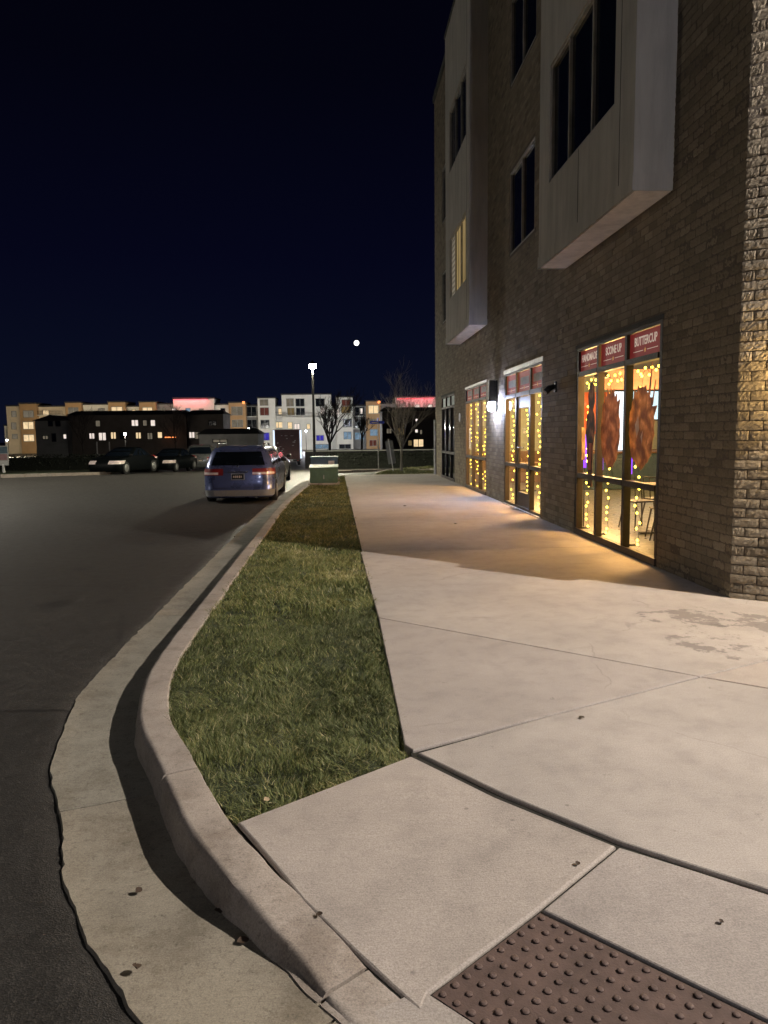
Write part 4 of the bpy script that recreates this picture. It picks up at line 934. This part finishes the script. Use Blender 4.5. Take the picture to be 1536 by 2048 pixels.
for px, Y, H, sd, lb in ((350, 128, 9.5, 12, 'dark bare tree in front of the left pink lit wall'), (165, 128, 8.8, 14, 'dark bare tree at the left above the grey house'), (722, 92, 6.5, 15, 'dark bare tree right of the white apartments')):
    p = at(px, 868, Y); bare_tree(lb, (p[0], Y, gz(Y)), H, 3., .45, M['dbark'], sd, r0=.14, forks=5, depth=3, group='dark bare trees far off', twig=.02)
ss = thing('street_sign', 'thin post with two blue street name blades near the far corner', 'street sign', (1.82, 35, gz(35)-.03))
b = MB(); b.tube([(0, 0, 0), (0, 0, 2.42)], .028, 10); b.build('post', M['steel'], ss)
b = MB(); b.bbox(-.36, .30, -.012, .012, 2.30, 2.44, .004); b.build('blade', M['bluesign'], ss); b = MB(); b.bbox(-.012, .012, -.30, .34, 2.445, 2.58, .004); b.build('blade', M['bluesign'], ss)
b = MB(); b.box(-.30, -.05, -.016, -.0125, 2.345, 2.39); b.build('faint_lettering', M['cream'], ss)
ls = thing('leaning_sign', 'tilted notice board seen from behind beside the young tree', 'sign', (2.28, 31.5, -.05)); ls.rotation_euler = (0, R(-8), 0)
b = MB(); b.bbox(-.02, .02, -.02, .02, 0, 1.42, .004); b.build('post', M['white'], ls); b = MB(); b.bbox(-.16, .17, .024, .05, .34, 1.34, .005); b.build('board', M['greyside'], ls)
es = thing('notice_sign', 'pale notice board on a short post at the far left kerb', 'sign', (-16.6, 37, -.1))
b = MB(); b.bbox(-.05, .05, -.04, .04, 0, .42, .004); b.build('post', M['white'], es); b = MB(); b.bbox(-.32, .26, -.03, .03, .36, 1.33, .006); b.build('board', M['concrete_wall'], es)
b = MB(); b.box(-.30, .24, -.036, -.0315, .95, 1.28); b.build('header_panel', mat('sign_blue_grey', (.10, .16, .20), .6), es); b = MB(); b.box(-.28, .22, -.036, -.0315, .62, .92); b.build('picture_panel', mat('sign_pink', (.34, .20, .20), .6), es)
b = MB(); [b.box(-.28, .22, -.036, -.0315, .42+.06*k, .44+.06*k) for k in range(3)]; b.build('stripe', M['white'], es)
# hedges and low walls
def hedge(label, x0, x1, y0, y1, z0, z1, n, seed, name='hedge'):
    rr = np.random.default_rng(seed); cx, cy = (x0+x1)/2, (y0+y1)/2
    t = thing(name, label, 'hedge', (cx, cy, z0)); b = MB(); b.bbox(x0+.15-cx, x1-.15-cx, y0+.12-cy, y1-.12-cy, -.05, z1-z0-.12, .08); b.build('core', mat('hedge_core', (.008, .010, .006), 1.), t)
    P = np.stack([rr.uniform(x0-cx, x1-cx, n), rr.uniform(y0-cy, y1-cy, n), rr.uniform(0, 1, n)**.6*(z1-z0)*(1+.08*np.sin(rr.uniform(0, 9, n)))], 1)
    a = rr.normal(0, 1, (n, 3)); a /= np.linalg.norm(a, axis=1)[:, None]; c = np.cross(a, rr.normal(0, 1, (n, 3))); c /= np.linalg.norm(c, axis=1)[:, None]; s = rr.uniform(.03, .08, n)[:, None]
    V = np.stack([P-a*s, P+c*s*.6, P+a*s, P-c*s*.6], 1).reshape(-1, 3); F = np.arange(n*4).reshape(-1, 4)
    link('foliage', fast_mesh('foliage', V, F, M['hedge']), t)
hedge('long dark clipped hedge across the far side street', -.9, 9.5, 46, 47.2, gz(46)-.02, .36, 9000, 3)
hedge('dark overgrown hedge behind the lawn on the far left', -26, -11.8, 47.6, 49, gz(48)-.02, .42, 9000, 4)
rw = thing('low_wall', 'low wall coloured dark below a pale top behind the dark hedge', 'wall', (2, 52, gz(52))); b = MB(); b.bbox(-4.5, 8, -.15, .15, -.05, 1.13, .01); b.build('body', M['roofdark'], rw); b = MB(); b.bbox(-4.55, 8.05, -.2, .2, 1.132, 1.20, .01); b.build('coping', M['concrete_wall'], rw)  # shade painted into the dark body, pale coping gives the lit top

# ------------------------------------------------------------------ vehicles
NC, NE, NS = 5, 10, 14
def outline(y0, y1, hw, r):
    """closed plan outline: rear edge (left to right), corner, right side, corner, front, corner, left side, corner"""
    P = []
    cs = [((hw-r, y0+r), -math.pi/2), ((hw-r, y1-r), 0), ((-hw+r, y1-r), math.pi/2), ((-hw+r, y0+r), math.pi)]
    lin = [((-hw+r, y0), (hw-r, y0), NE), ((hw, y0+r), (hw, y1-r), NS), ((hw-r, y1), (-hw+r, y1), NE), ((-hw, y1-r), (-hw, y0+r), NS)]
    for (a, b, n), (c, s) in zip(lin, cs):
        P += [(a[0]+(b[0]-a[0])*k/n, a[1]+(b[1]-a[1])*k/n) for k in range(n)]
        P += [(c[0]+r*math.cos(s+k/NC*math.pi/2), c[1]+r*math.sin(s+k/NC*math.pi/2)) for k in range(NC)]
    return np.array(P)
I_R, I_CR, I_S, I_CF, I_F = 0, NE, NE+NC, NE+NC+NS, NE+2*NC+NS
I_CF2, I_L, I_CL = 2*NE+2*NC+NS, 2*NE+3*NC+NS, 2*NE+3*NC+2*NS; NT_ = 2*(NE+NS)+4*NC
class Car:
    def __init__(s, levels): s.lv = levels
    def ring(s, z, off=0.):
        zs = [l[0] for l in s.lv]
        v = [np.interp(z, zs, [l[k] for l in s.lv]) for k in range(1, 5)]
        P = outline(*v)
        # slight barrel shape of the ends
        x = P[:, 0]/v[2]; mid = (v[0]+v[1])/2
        P[:, 1] += np.where(P[:, 1] < mid, 1, -1)*.07*x*x*min(v[2], 1)
        if off:
            t = np.roll(P, -1, 0)-np.roll(P, 1, 0); t /= np.linalg.norm(t, axis=1)[:, None]+1e-9; P = P+np.stack([t[:, 1], -t[:, 0]], 1)*off
        return P
    def strip(s, mb, zs, i0, i1, off):
        idx = [i % NT_ for i in range(i0, i1+1)]; rows = [[(*s.ring(z, off)[i], z) for i in idx] for z in zs]; k = len(idx)
        mb.add([p for r in rows for p in r], [(a*k+j, a*k+j+1, (a+1)*k+j+1, (a+1)*k+j) for a in range(len(rows)-1) for j in range(k-1)]); return mb
    def body(s, mb):
        rings = [[(*p, l[0]) for p in s.ring(l[0])] for l in s.lv]; n = NT_
        mb.add([p for r in rings for p in r], [(a*n+j, a*n+(j+1) % n, (a+1)*n+(j+1) % n, (a+1)*n+j) for a in range(len(rings)-1) for j in range(n)]+[tuple(range(n))[::-1], tuple((len(rings)-1)*n+j for j in range(n))]); return mb
MINIVAN = [(.15, .10, 4.5, .82, .25), (.20, .03, 4.58, .87, .28), (.36, .0, 4.62, .90, .28), (.40, .03, 4.6, .90, .28), (.60, .04, 4.58, .905, .28), (.80, .06, 4.45, .895, .28), (.93, .09, 4.2, .875, .26), (.98, .12, 3.7, .86, .25), (1.2, .24, 3.25, .79, .24), (1.35, .35, 2.8, .72, .22), (1.43, .46, 2.5, .65, .2), (1.47, .7, 2.25, .48, .18)]
SEDAN = [(.16, .10, 4.4, .80, .25), (.22, .02, 4.5, .85, .3), (.45, .0, 4.52, .88, .3), (.62, .03, 4.45, .88, .3), (.80, .12, 4.2, .85, .28), (.88, .3, 3.6, .82, .25), (.92, .75, 3.2, .79, .25), (1.15, 1.15, 2.75, .70, .22), (1.30, 1.45, 2.4, .62, .2), (1.36, 1.7, 2.2, .5, .18)]
SUV = [(.22, .10, 4.5, .86, .25), (.30, .02, 4.6, .90, .25), (.6, .0, 4.62, .93, .25), (.95, .04, 4.5, .92, .25), (1.05, .08, 3.9, .90, .25), (1.12, .12, 3.5, .88, .22), (1.4, .24, 3.05, .80, .2), (1.58, .36, 2.7, .72, .2), (1.66, .6, 2.4, .55, .18)]
def car(name, label, lv, paint, loc, rz, belt, top, wr=.31, lower=None, lights=True, roof=False, detail=True, rear_z=(.72, .90), plate=True, group='parked cars', head_z=(.55, .72)):
    t = thing(name, label, 'van' if name == 'minivan' else 'car', loc, rz, group); c = Car(lv); L = lv[2][2]; hw = lv[3][3]
    b = c.body(MB()); bo = b.build('body', M[paint], t, True)
    # quads keep hard creases low: mark sharp where the roof meets the glass is left smooth
    zz = list(np.linspace(belt, top, 5))
    b = MB(); c.strip(b, zz, -1, NE+1, .004); b.build('rear_window', M['dglass'], t, True)
    b = MB(); c.strip(b, zz, I_F-2, I_CF2+2, .004); b.build('windshield', M['dglass'], t, True)
    for s0 in (I_S, I_L):
        cuts = ((0, 4), (5, 8), (9, 13)); 
        for a, e in cuts: b = MB(); c.strip(b, zz, s0+a, s0+e, .004); b.build('side_window', M['dglass'], t, True)
    for k, (sx, yy) in enumerate(((-1, .85), (1, .85), (-1, L-.85), (1, L-.85))):
        b = MB(); w_ = .2
        b.lathe([(wr*.6, -w_/2), (wr*.93, -w_/2), (wr, -w_*.35), (wr, w_*.35), (wr*.93, w_/2), (wr*.6, w_/2)], 28, T=lambda x, y, z: (sx*(hw-.085)+z, yy+x, wr+y)); w = b.build('wheel', M['rubber'], t, True)
        b = MB(); b.lathe([(wr*.62, -.004), (wr*.55, .012), (wr*.2, .02), (.03, .024)], 20, T=lambda x, y, z: (sx*(hw-.085+w_/2+z), yy+x, wr+y)); b.build('rim', M['steel'], w, True)
    for s in (0, 1):
        tl = MB()
        a, e = (NE-2, NE+NC+1) if s else (-NC-1, 2)
        c.strip(tl, list(np.linspace(*rear_z, 4)), a, e, .012); o = tl.build('tail_light', M['tail'], t, True)
        rl = MB(); z0 = rear_z[0]; c.strip(rl, list(np.linspace(z0+.02, z0+(rear_z[1]-z0)*.46, 3)), a, e-1, .016); rl.build('reverse_lens', M['lens'], o, True)
        hl = MB(); a, e = (I_F-NC-1, I_F+2) if s else (I_CF2-2, I_CF2+NC+1)
        c.strip(hl, list(np.linspace(*head_z, 3)), a, e, .012); hl.build('headlight', M['lens'], t, True)
        mi = MB(); mi.bbox(0, .17, -.06, .05, 0, .12, .03, T=lambda x, y, z: ((hw-.06+x)*(1 if s else -1), L*.72+y, belt-.02+z)); mi.build('mirror', M['black'], t, True)
    if lower:
        b = MB(); c.strip(b, [lv[1][0], lv[1][0]+.05, lv[2][0]-.02, lv[2][0]], 0, NT_, .007); b.build('bumper', M[lower], t, True)
    if plate:
        zc = (rear_z[0]+rear_z[1])/2-.12
        yb_ = float(c.ring(zc)[NE//2][1])
        b = MB(); b.bbox(-.17, .17, yb_-.018, yb_+.01, zc-.085, zc+.085, .006); p_ = b.build('number_plate', M['steel'], t)
        b = MB(); b.box(-.15, .15, yb_-.022, yb_-.0185, zc-.065, zc+.065); b.build('plate_face', M['black'], p_)
        b = MB()
        for k, (x, w_, h_) in enumerate(((-.1, .035, .05), (-.055, .03, .06), (-.01, .04, .055), (.045, .035, .06), (.09, .03, .05))): b.box(x-w_/2, x+w_/2, yb_-.024, yb_-.0225, zc-h_/2, zc+h_/2)
        b.build('plate_mark', M['cream'], p_)
    if detail:
        zc = rear_z[0]+.07; yb_ = float(c.ring(zc)[NE//2][1])
        b = MB(); b.bbox(-.26, .26, yb_-.03, yb_+.01, zc, zc+.03, .01); b.build('handle', M['chrome'], t)
        zc = belt-.03; yb_ = float(c.ring(zc)[NE//2][1]); b = MB(); b.lathe([(.03, 0), (.028, .012), (.01, .016)], 14, T=lambda x, y, z: (x, yb_-z, zc+y)); b.build('badge', M['chrome'], t)
        b = MB()
        for pth in ([(-.62, .40), (-.66, .66), (-.60, lv[-4][0]*0+.92)], [(.62, .40), (.66, .66), (.60, .92)]):
            q = []
            for x, z in pth: q.append((x, float(c.ring(z)[NE//2][1])+.07*(x/.9)**2*.9-.004, z))
            b.tube(q, .004, 4)
        b.tube([(x, float(c.ring(.41)[NE//2][1])+.07*(x/.9)**2*.9-.005, .41) for x in np.linspace(-.62, .62, 9)], .005, 4); b.build('tailgate_seam', M['black'], t)
        b = MB(); yw = float(c.ring(belt+.04)[NE//2][1]); b.tube([(.02, yw-.012, belt+.03), (-.30, yw+.01, belt+.06)], .007, 6); b.build('wiper', M['black'], t)
        b = MB(); b.bbox(-.5, .5, float(c.ring(top)[0][1])+.03, float(c.ring(top)[0][1])+.18, top+.03, top+.055, .01); b.build('spoiler', M[paint], t)
        b = MB(); b.bbox(.42, .50, .02, .10, .09, .14, .01) if False else b.tube([(.45, .05, .16), (.45, .3, .17)], .025, 8); b.build('exhaust', M['steel'], t)
    if roof:
        for sx in (-1, 1):
            z = lv[-1][0]; xx = .60*sx
            b = MB(); b.tube([(xx, .62, z-.06), (xx, .68, z+.045), (xx, .85, z+.055), (xx, 2.2, z+.05), (xx, 2.35, z-.05)], .022, 8); b.build('roof_rail', M['palecar'], t, True)
    return t
GR = -.155
car('minivan', 'blue minivan with grey bumper parked at the kerb, seen from behind', MINIVAN, 'vanblue', (-2.63, 18.75, GR), 0, .99, 1.33, .30, 'vangrey', roof=True, rear_z=(.735, .905))
car('parked_car', 'silver car parked at the kerb ahead of the blue minivan', SEDAN, 'silver', (-2.9, 24.4, GR), R(-1), .93, 1.28, .30)
car('parked_car', 'dark car on the left facing the road with a glinting headlight', SEDAN, 'darkcar', (-10.8, 41.4, gz(38)), R(166), .93, 1.28, .33)
car('parked_car', 'second dark car farther back left of the minivan roof', SEDAN, 'darkcar', (-9.9, 47.5, gz(44)), R(170), .93, 1.28, .31)
car('parked_car', 'pale grey car seen from behind just left of the minivan', SUV, 'palecar', (-8.9, 47, gz(48)), R(8), 1.1, 1.52, .33)
car('parked_car', 'dark navy car parked side on behind the minivan roof', SUV, 'navy', (-5.1, 55, gz(55)), R(90), 1.1, 1.52, .33, plate=False, detail=False)
# box truck
bt = thing('box_truck', 'dark red box truck with bright white rear edges beyond the minivan', 'truck', (-4.3, 60, gz(60)), R(4))
b = MB(); b.bbox(-1.16, 1.16, 0, 5.2, .55, 2.98, .03); b.build('cargo_box', M['maroon'], bt)
b = MB(); b.bbox(-1.02, 1.02, -.03, 0.0, .7, 2.86, .005)
for k in range(7): b.box(-1.02, 1.02, -.036, -.031, .98+k*.28, 1.0+k*.28)
dr = b.build('rear_door', M['maroon'], bt)
M['edge_glow'] = emit('truck_edge_glow', (.75, .86, 1.), 1.6, .3, 1.)  # light on the rear frame edges is put in as emission
for s in (-1, 1): b = MB(); b.bbox(s*1.08-.07, s*1.08+.07, -.06, -.002, .6, 2.93, .01); b.build('frame_edge', M['edge_glow'], bt)
b = MB(); r_ = random.Random(4)
for k in range(13):
    cx, cz = r_.uniform(-.85, .85), r_.uniform(1.1, 2.7); n = 9; w = r_.uniform(.05, .16); h = r_.uniform(.03, .10)
    b.add([(cx+math.cos(i*math.tau/n)*w*r_.uniform(.6, 1.2), -.041-.0006*k, cz+math.sin(i*math.tau/n)*h*r_.uniform(.6, 1.2)) for i in range(n)], [tuple(range(n))])
b.build('print', mat('truck_print', (.48, .36, .38), .6), dr)
b = MB(); b.bbox(-.95, .95, 5.4, 6.9, .45, 2.2, .12); b.build('cab', M['maroon'], bt)
b = MB(); b.bbox(-1.05, 1.05, -.15, .02, .38, .54, .02); b.build('bumper', M['black'], bt); b = MB(); b.bbox(.1, .42, -.18, -.155, .40, .53, .004); b.build('number_plate', M['white'], bt)
for sx in (-1, 1):
    for yy in (1.2, 6.1):
        b = MB(); b.lathe([(.25, -.12), (.42, -.12), (.44, 0), (.42, .12), (.25, .12)], 24, T=lambda x, y, z: (sx*.9+z, yy+x, .44+y)); w = b.build('wheel', M['rubber'], bt, True); b = MB(); b.lathe([(.25, 0), (.1, .02)], 16, T=lambda x, y, z: (sx*(1.02+z), yy+x, .44+y)); b.build('rim', M['steel'], w)
    b = MB(); b.bbox(sx*.82-.08, sx*.82+.08, -.17, -.155, .42, .5, .004); b.build('tail_light', M['tail'], bt)

# ------------------------------------------------------------------ far buildings
def far_block(parent, name, px0, px1, pyt, pyb, Y, m, depth=10., roof=True):
    a = at(px0, pyt, Y); c = at(px1, pyt, Y); zb_ = gz(Y)-.3 if pyb is None else at(px0, pyb, Y)[2]
    b = MB(); b.box(a[0], c[0], Y, Y+depth, zb_, a[2]); w = child(b, name, M[m], parent)
    if roof: b = MB(); b.box(a[0]-.15, c[0]+.15, Y-.25, Y+depth, a[2], a[2]+.35); child(b, 'roof', M['roofdark'], w)
    return w
def far_window(parent, px, py, w, h, Y, m, fr='greyside'):
    """window of w x h photo pixels"""
    p = at(px, py, Y); k = Y/FP; W2, H2 = w*k/2, h*k/2
    b = MB(); d = .05; x, z = p[0], p[2]; t = .12
    b.box(x-W2-t, x+W2+t, Y-.1, Y-.01, z+H2, z+H2+t); b.box(x-W2-t, x+W2+t, Y-.1, Y-.01, z-H2-t, z-H2); b.box(x-W2-t, x-W2, Y-.1, Y-.01, z-H2, z+H2); b.box(x+W2, x+W2+t, Y-.1, Y-.01, z-H2, z+H2)
    if w > 8: b.box(x-.06, x+.06, Y-.095, Y-.055, z-H2, z+H2)
    o = child(b, 'window', M[fr], parent)
    q = MB(); q.quad((x-W2, Y-.05, z-H2), (x+W2, Y-.05, z-H2), (x+W2, Y-.05, z+H2), (x-W2, Y-.05, z+H2)); child(q, 'pane', M[m], o)
def balcony(parent, px0, px1, py, Y):
    a, c = at(px0, py, Y), at(px1, py, Y); b = MB(); b.box(a[0], c[0], Y-1.2, Y-.02, a[2]-.2, a[2]); o = child(b, 'balcony', M['pale'], parent)
    r = MB(); r.box(a[0], c[0], Y-1.2, Y-1.16, a[2]+.95, a[2]+1.02)
    n = max(3, int((c[0]-a[0])/.35))
    for k in range(n+1): x = a[0]+(c[0]-a[0])*k/n; r.box(x-.025, x+.025, Y-1.195, Y-1.165, a[2], a[2]+.95)
    child(r, 'railing', M['black'], o)
YB = 200
L_ = thing('apartment_building', 'long cream and orange apartment building rising behind the dark townhouses', 'building', (-60, YB, gz(YB)))
for (a, b, t, m, dy) in ((8, 14, 852, 'pale', 1), (12, 40, 813, 'cream2', 0), (38, 72, 808, 'orange', -.8), (72, 130, 814, 'cream2', .6), (130, 162, 806, 'orange', -.8), (162, 216, 810, 'pale', .6), (216, 250, 805, 'orange', -.8), (250, 278, 814, 'pale', .6), (278, 311, 805, 'orange', -.8), (311, 346, 809, 'grey', .6), (346, 428, 798, 'pale', 0)):
    far_block(L_, 'wall', a, b, t, None, YB+dy, m)
for (px, py, w, h, m, dy) in ((28, 828, 8, 10, 'w_dim', 0), (57, 828, 18, 12, 'w_dim', -.8), (57, 851, 19, 13, 'w_warm', -.8), (58, 876, 19, 12, 'w_warm', -.8), (28, 852, 8, 12, 'w_dim', 0), (30, 873, 9, 8, 'w_dim', 0), (92, 825, 11, 8, 'w_warm', .6), (147, 822, 18, 12, 'w_dim', -.8), (203, 822, 12, 9, 'w_dim', .6), (234, 821, 20, 13, 'w_warm', -.8), (268, 823, 6, 7, 'w_warm', .6), (295, 821, 18, 11, 'w_warm', -.8), (328, 821, 9, 9, 'w_dim', .6), (376, 821, 8, 8, 'w_cool', 0), (349, 821, 8, 7, 'w_white', 0), (403, 822, 8, 8, 'w_dim', 0)):
    far_window(L_, px, py, w, h, YB+dy, m)
for x0, x1 in ((74, 128), (164, 214), (252, 277)): balcony(L_, x0, x1, 830, YB+.6)
def led(parent, px0, px1, py, Y):
    a, c = at(px0, py, Y), at(px1, py, Y); b = MB(); b.box(a[0], c[0], Y-.55, Y-.4, a[2]-.06, a[2]+.1); child(b, 'roof_light_strip', M['led'], parent)
    n = 4
    for k in range(n): plight('strip_light', (a[0]+(c[0]-a[0])*(k+.5)/n-parent.location.x, Y-1.3-parent.location.y, a[2]-.2-parent.location.z), 150, (1., .16, .2), .25, parent)
led(L_, 347, 416, 800, YB)
C_ = thing('apartment_building', 'white four storey apartment building with many balconies behind the street lamp', 'building', (-12, YB, gz(YB)))
for (a, b, t, m, dy) in ((430, 458, 810, 'pale', .5), (457, 491, 806, 'orange', -.8), (491, 515, 812, 'grey', 1.6), (515, 550, 797, 'pale', -.6), (550, 573, 813, 'pale', .8), (572, 566, 0, '', 0), (563, 662, 790, 'pale', 0), (662, 672, 812, 'pale', .8), (672, 705, 795, 'pale', -.6), (705, 733, 812, 'grey', 1.6)):
    if m: far_block(C_, 'wall', a, b, t, None, YB+dy, m)
for (px, py, w, h, m, dy) in ((474, 822, 20, 15, 'w_dim', -.8), (475, 847, 20, 13, 'w_dim', -.8), (446, 822, 8, 10, 'dglass', .5), (528, 805, 15, 11, 'w_dim', -.6), (529, 823, 16, 14, 'w_red', -.6), (530, 848, 16, 15, 'dglass', -.6), (530, 873, 16, 14, 'w_blue', -.6),
        (503, 823, 18, 18, 'dglass', 1.6), (504, 848, 18, 16, 'dglass', 1.6), (507, 870, 15, 16, 'dglass', 1.6), (557, 850, 18, 11, 'w_warm', .8), (580, 805, 13, 14, 'w_dim', 0), (600, 805, 16, 14, 'dglass', 0), (547, 823, 7, 11, 'w_warm', .8), (560, 823, 6, 11, 'w_warm', .8), (582, 823, 13, 13, 'w_curtain', 0), (601, 823, 16, 13, 'dglass', 0),
        (580, 851, 8, 12, 'w_warm', 0), (594, 853, 10, 10, 'w_white', 0), (617, 853, 6, 9, 'w_warm', 0), (640, 805, 16, 14, 'dglass', 0), (645, 822, 7, 12, 'w_white', 0), (640, 876, 14, 10, 'w_blue', 0), (692, 806, 16, 12, 'w_red', -.6), (692, 819, 18, 13, 'w_curtain', -.6), (695, 846, 16, 15, 'dglass', -.6), (695, 871, 14, 14, 'w_cool', -.6), (666, 824, 6, 11, 'w_white', .8), (676, 824, 5, 10, 'w_white', -.6),
        (719, 823, 18, 17, 'dglass', 1.6), (723, 822, 4, 10, 'w_white', 1.5), (719, 847, 18, 15, 'dglass', 1.6), (719, 872, 18, 14, 'w_cool', 1.6), (645, 893, 30, 8, 'w_cool', 0), (690, 893, 22, 8, 'dglass', -.6)):
    far_window(C_, px, py, w, h, YB+dy, m)
for x0, x1, py, dy in ((491, 515, 833, 1.6), (491, 515, 857, 1.6), (550, 573, 832, .8), (566, 628, 834, 0), (705, 733, 832, 1.6), (705, 733, 857, 1.6), (492, 515, 881, 1.6), (632, 662, 834, 0)): balcony(C_, x0, x1, py, YB+dy)
R_ = thing('apartment_building', 'orange and pink lit apartment building behind the young tree', 'building', (14, YB, gz(YB)))
for (a, b, t, m, dy) in ((732, 761, 803, 'orange', -.8), (761, 791, 808, 'grey', .5), (791, 905, 795, 'pale', 0)): far_block(R_, 'wall', a, b, t, None, YB+dy, m)
for (px, py, w, h, m, dy) in ((747, 819, 19, 15, 'w_warm', -.8), (747, 843, 18, 8, 'w_dim', -.8), (748, 865, 15, 12, 'w_cool', -.8), (746, 886, 13, 11, 'w_red', -.8), (775, 818, 10, 10, 'dglass', .5), (835, 814, 8, 9, 'w_white', 0), (860, 814, 8, 9, 'w_white', 0)): far_window(R_, px, py, w, h, YB+dy, m)
led(R_, 793, 866, 798, YB)
for par, px, py, lb in ((C_, 487, 805, 0), (R_, 758, 804, 0)):
    p = at(px, py, YB-1.4); b = MB(); b.lathe([(.3, -.3), (.35, 0), (.3, .3)], 12, T=lambda x, y, z: (p[0]+x, p[1]+y, p[2]+z)); child(b, 'wall_light', M['dots'], par)
# dark houses in front
def townhouse(label, px0, px1, pyt, Y, m, wins, gable=False):
    p = at((px0+px1)/2, 870, Y); t = thing('townhouse', label, 'house', (p[0], Y, gz(Y)), group='dark houses before the apartments')
    a, c = at(px0, pyt, Y), at(px1, pyt, Y); z0 = gz(Y)-.3
    b = MB(); b.box(a[0], c[0], Y, Y+9, z0, a[2]); child(b, 'wall', M[m], t)
    b = MB()
    if gable: b.add([(a[0]-.4, Y-.5, a[2]), (c[0]+.4, Y-.5, a[2]), (c[0]+.4, Y+9.5, a[2]), (a[0]-.4, Y+9.5, a[2]), ((a[0]+c[0])/2, Y-.5, a[2]+1.1), ((a[0]+c[0])/2, Y+9.5, a[2]+1.1)], [(0, 1, 4), (1, 2, 5, 4), (3, 0, 4, 5), (2, 3, 5), (0, 3, 2, 1)])
    else: b.add([(a[0]-.4, Y-.5, a[2]), (c[0]+.4, Y-.5, a[2]), (c[0]+.4, Y+9.5, a[2]), (a[0]-.4, Y+9.5, a[2]), (a[0]+.5, Y+3, a[2]+.9), (c[0]-.5, Y+3, a[2]+.9)], [(0, 1, 5, 4), (1, 2, 5), (2, 3, 4, 5), (3, 0, 4), (0, 3, 2, 1)])
    child(b, 'roof', M['roofdark'], t)
    for w in wins: far_window(t, *w[:4], Y, w[4], 'roofdark')
    return t
townhouse('grey gabled house at the left end of the dark row', 70, 134, 842, 140, 'greyside', [(101, 847, 7, 9, 'dglass'), (116, 847, 7, 9, 'dglass'), (91, 875, 9, 6, 'w_dim'), (108, 875, 6, 14, 'dglass'), (130, 873, 5, 8, 'w_white')], True)
hb = townhouse('long dark townhouse row with scattered lit windows', 136, 372, 831, 142, 'brown', [(196, 847, 8, 11, 'w_dim'), (270, 846, 12, 11, 'w_white'), (290, 846, 7, 10, 'w_dim'), (306, 846, 8, 11, 'w_white'), (184, 872, 9, 10, 'w_white'), (205, 873, 13, 14, 'w_white'), (227, 871, 9, 12, 'w_warm'), (246, 872, 10, 11, 'dglass'), (277, 871, 9, 11, 'w_warm'), (300, 872, 9, 12, 'w_dim'), (320, 870, 8, 11, 'w_warm')])
townhouse('dark townhouse at the right end of the row beside the orange wing', 374, 446, 829, 139, 'brown', [(384, 870, 0+10, 11, 'w_white'), (397, 871, 13, 13, 'w_dim'), (425, 846, 14, 8, 'dglass'), (428, 864, 12, 5, 'w_dim')])
a = at(331, 880, 140.6); b = MB()
for k in range(8): b.lathe([(.06, -.1), (.12, 0), (.06, .1)], 8, T=lambda x, y, z: (a[0]+k*.28+x, 140.6+y, a[2]+.5+z))
b.m = 0; child(b, 'patio_bulbs', M['dots'], hb)
for px in (194, 219): p = at(px, 893, 141.2); b = MB(); b.box(p[0]-.09, p[0]+.09, 141.1, 141.3, gz(141), p[2]+.9); child(b, 'porch_post', M['white'], hb)
townhouse('plain grey garage block behind the minivan', 398, 516, 869, 118, 'greyside', [(440, 868+14, 26, 5, 'w_dim')])
townhouse('dark house behind the young tree with two lit ground floor windows', 764, 900, 823, 150, 'brown', [(778, 862, 9, 9, 'w_dim'), (801, 863, 13, 13, 'w_curtain'), (833, 862, 5, 6, 'w_white'), (842, 864, 4, 8, 'w_dim'), (833, 840, 4, 5, 'w_white'), (837, 886, 19, 14, 'w_warm'), (820, 886, 7, 10, 'w_curtain')])
p = at(6, 880, 150)

# ------------------------------------------------------------------ leaves and litter
def leaf(label, x, y, z, s, rz, m='leaf'):
    s *= .68; t = MB(); n = 7; top = []
    for k in range(n):
        u = k/(n-1); w = .45*math.sin(math.pi*min(u*.92+.04, 1))*s
        top += [(u*s-s/2, -w, .004+.18*s*math.sin(u*3)*.4), (u*s-s/2, 0, .002+.05*s*u), (u*s-s/2, w, .004+.25*s*u*(1-u)+.004)]
    t.add(top, [(3*k+j, 3*k+3+j, 3*k+4+j, 3*k+1+j) for k in range(n-1) for j in (0, 1)])
    o = t.build('fallen_leaf', M[m], None, True, (x, y, z+.003)); o.rotation_euler = (random.uniform(-.2, .2), random.uniform(-.2, .2), rz); tag(o, label, 'leaf', 'fallen dry leaves'); return o
leaf('dark dry leaf in the gutter nearest the dropped kerb', -.36, 2.32, -.11, .06, .4)
leaf('curled dry leaf in the gutter beside the kerb shadow', -.47, 2.5, -.12, .055, 2.1)
leaf('small dark leaf in the middle of the gutter', -.80, 2.66, -.13, .045, 1.0)
leaf('dark leaf in the gutter just above the gutter joint', -.66, 2.95, -.145, .045, 2.7)
leaf('dark leaf at the ragged asphalt edge of the gutter', -.68, 2.2, -.09, .05, 1.9)
leaf('dark dry leaf on the corner slab beside the kerb joint', -.10, 2.33, sz(-.1, 2.33), .035, .2)
leaf('small dark leaf on the corner slab near the slanting joint', .86, 2.52, sz(.86, 2.52), .03, 1.2)
leaf('small leaf on the slab right of the slanting joint', 1.22, 2.16, sz(1.22, 2.16), .028, .5)
leaf('brown leaf on the large slab near the diagonal crack', 1.32, 3.85, 0, .05, .1)
leaf('dark leaf far along the pavement before the entrance', 1.4, 15.9, 0, .12, .8)
leaf('dark leaf on the pavement in front of the poster window', 2.0, 12.6, 0, .10, 2.)
leaf('pale straw leaf lying on the near tip of the lawn', -.35, 3.05, .01, .045, .7, 'straw')
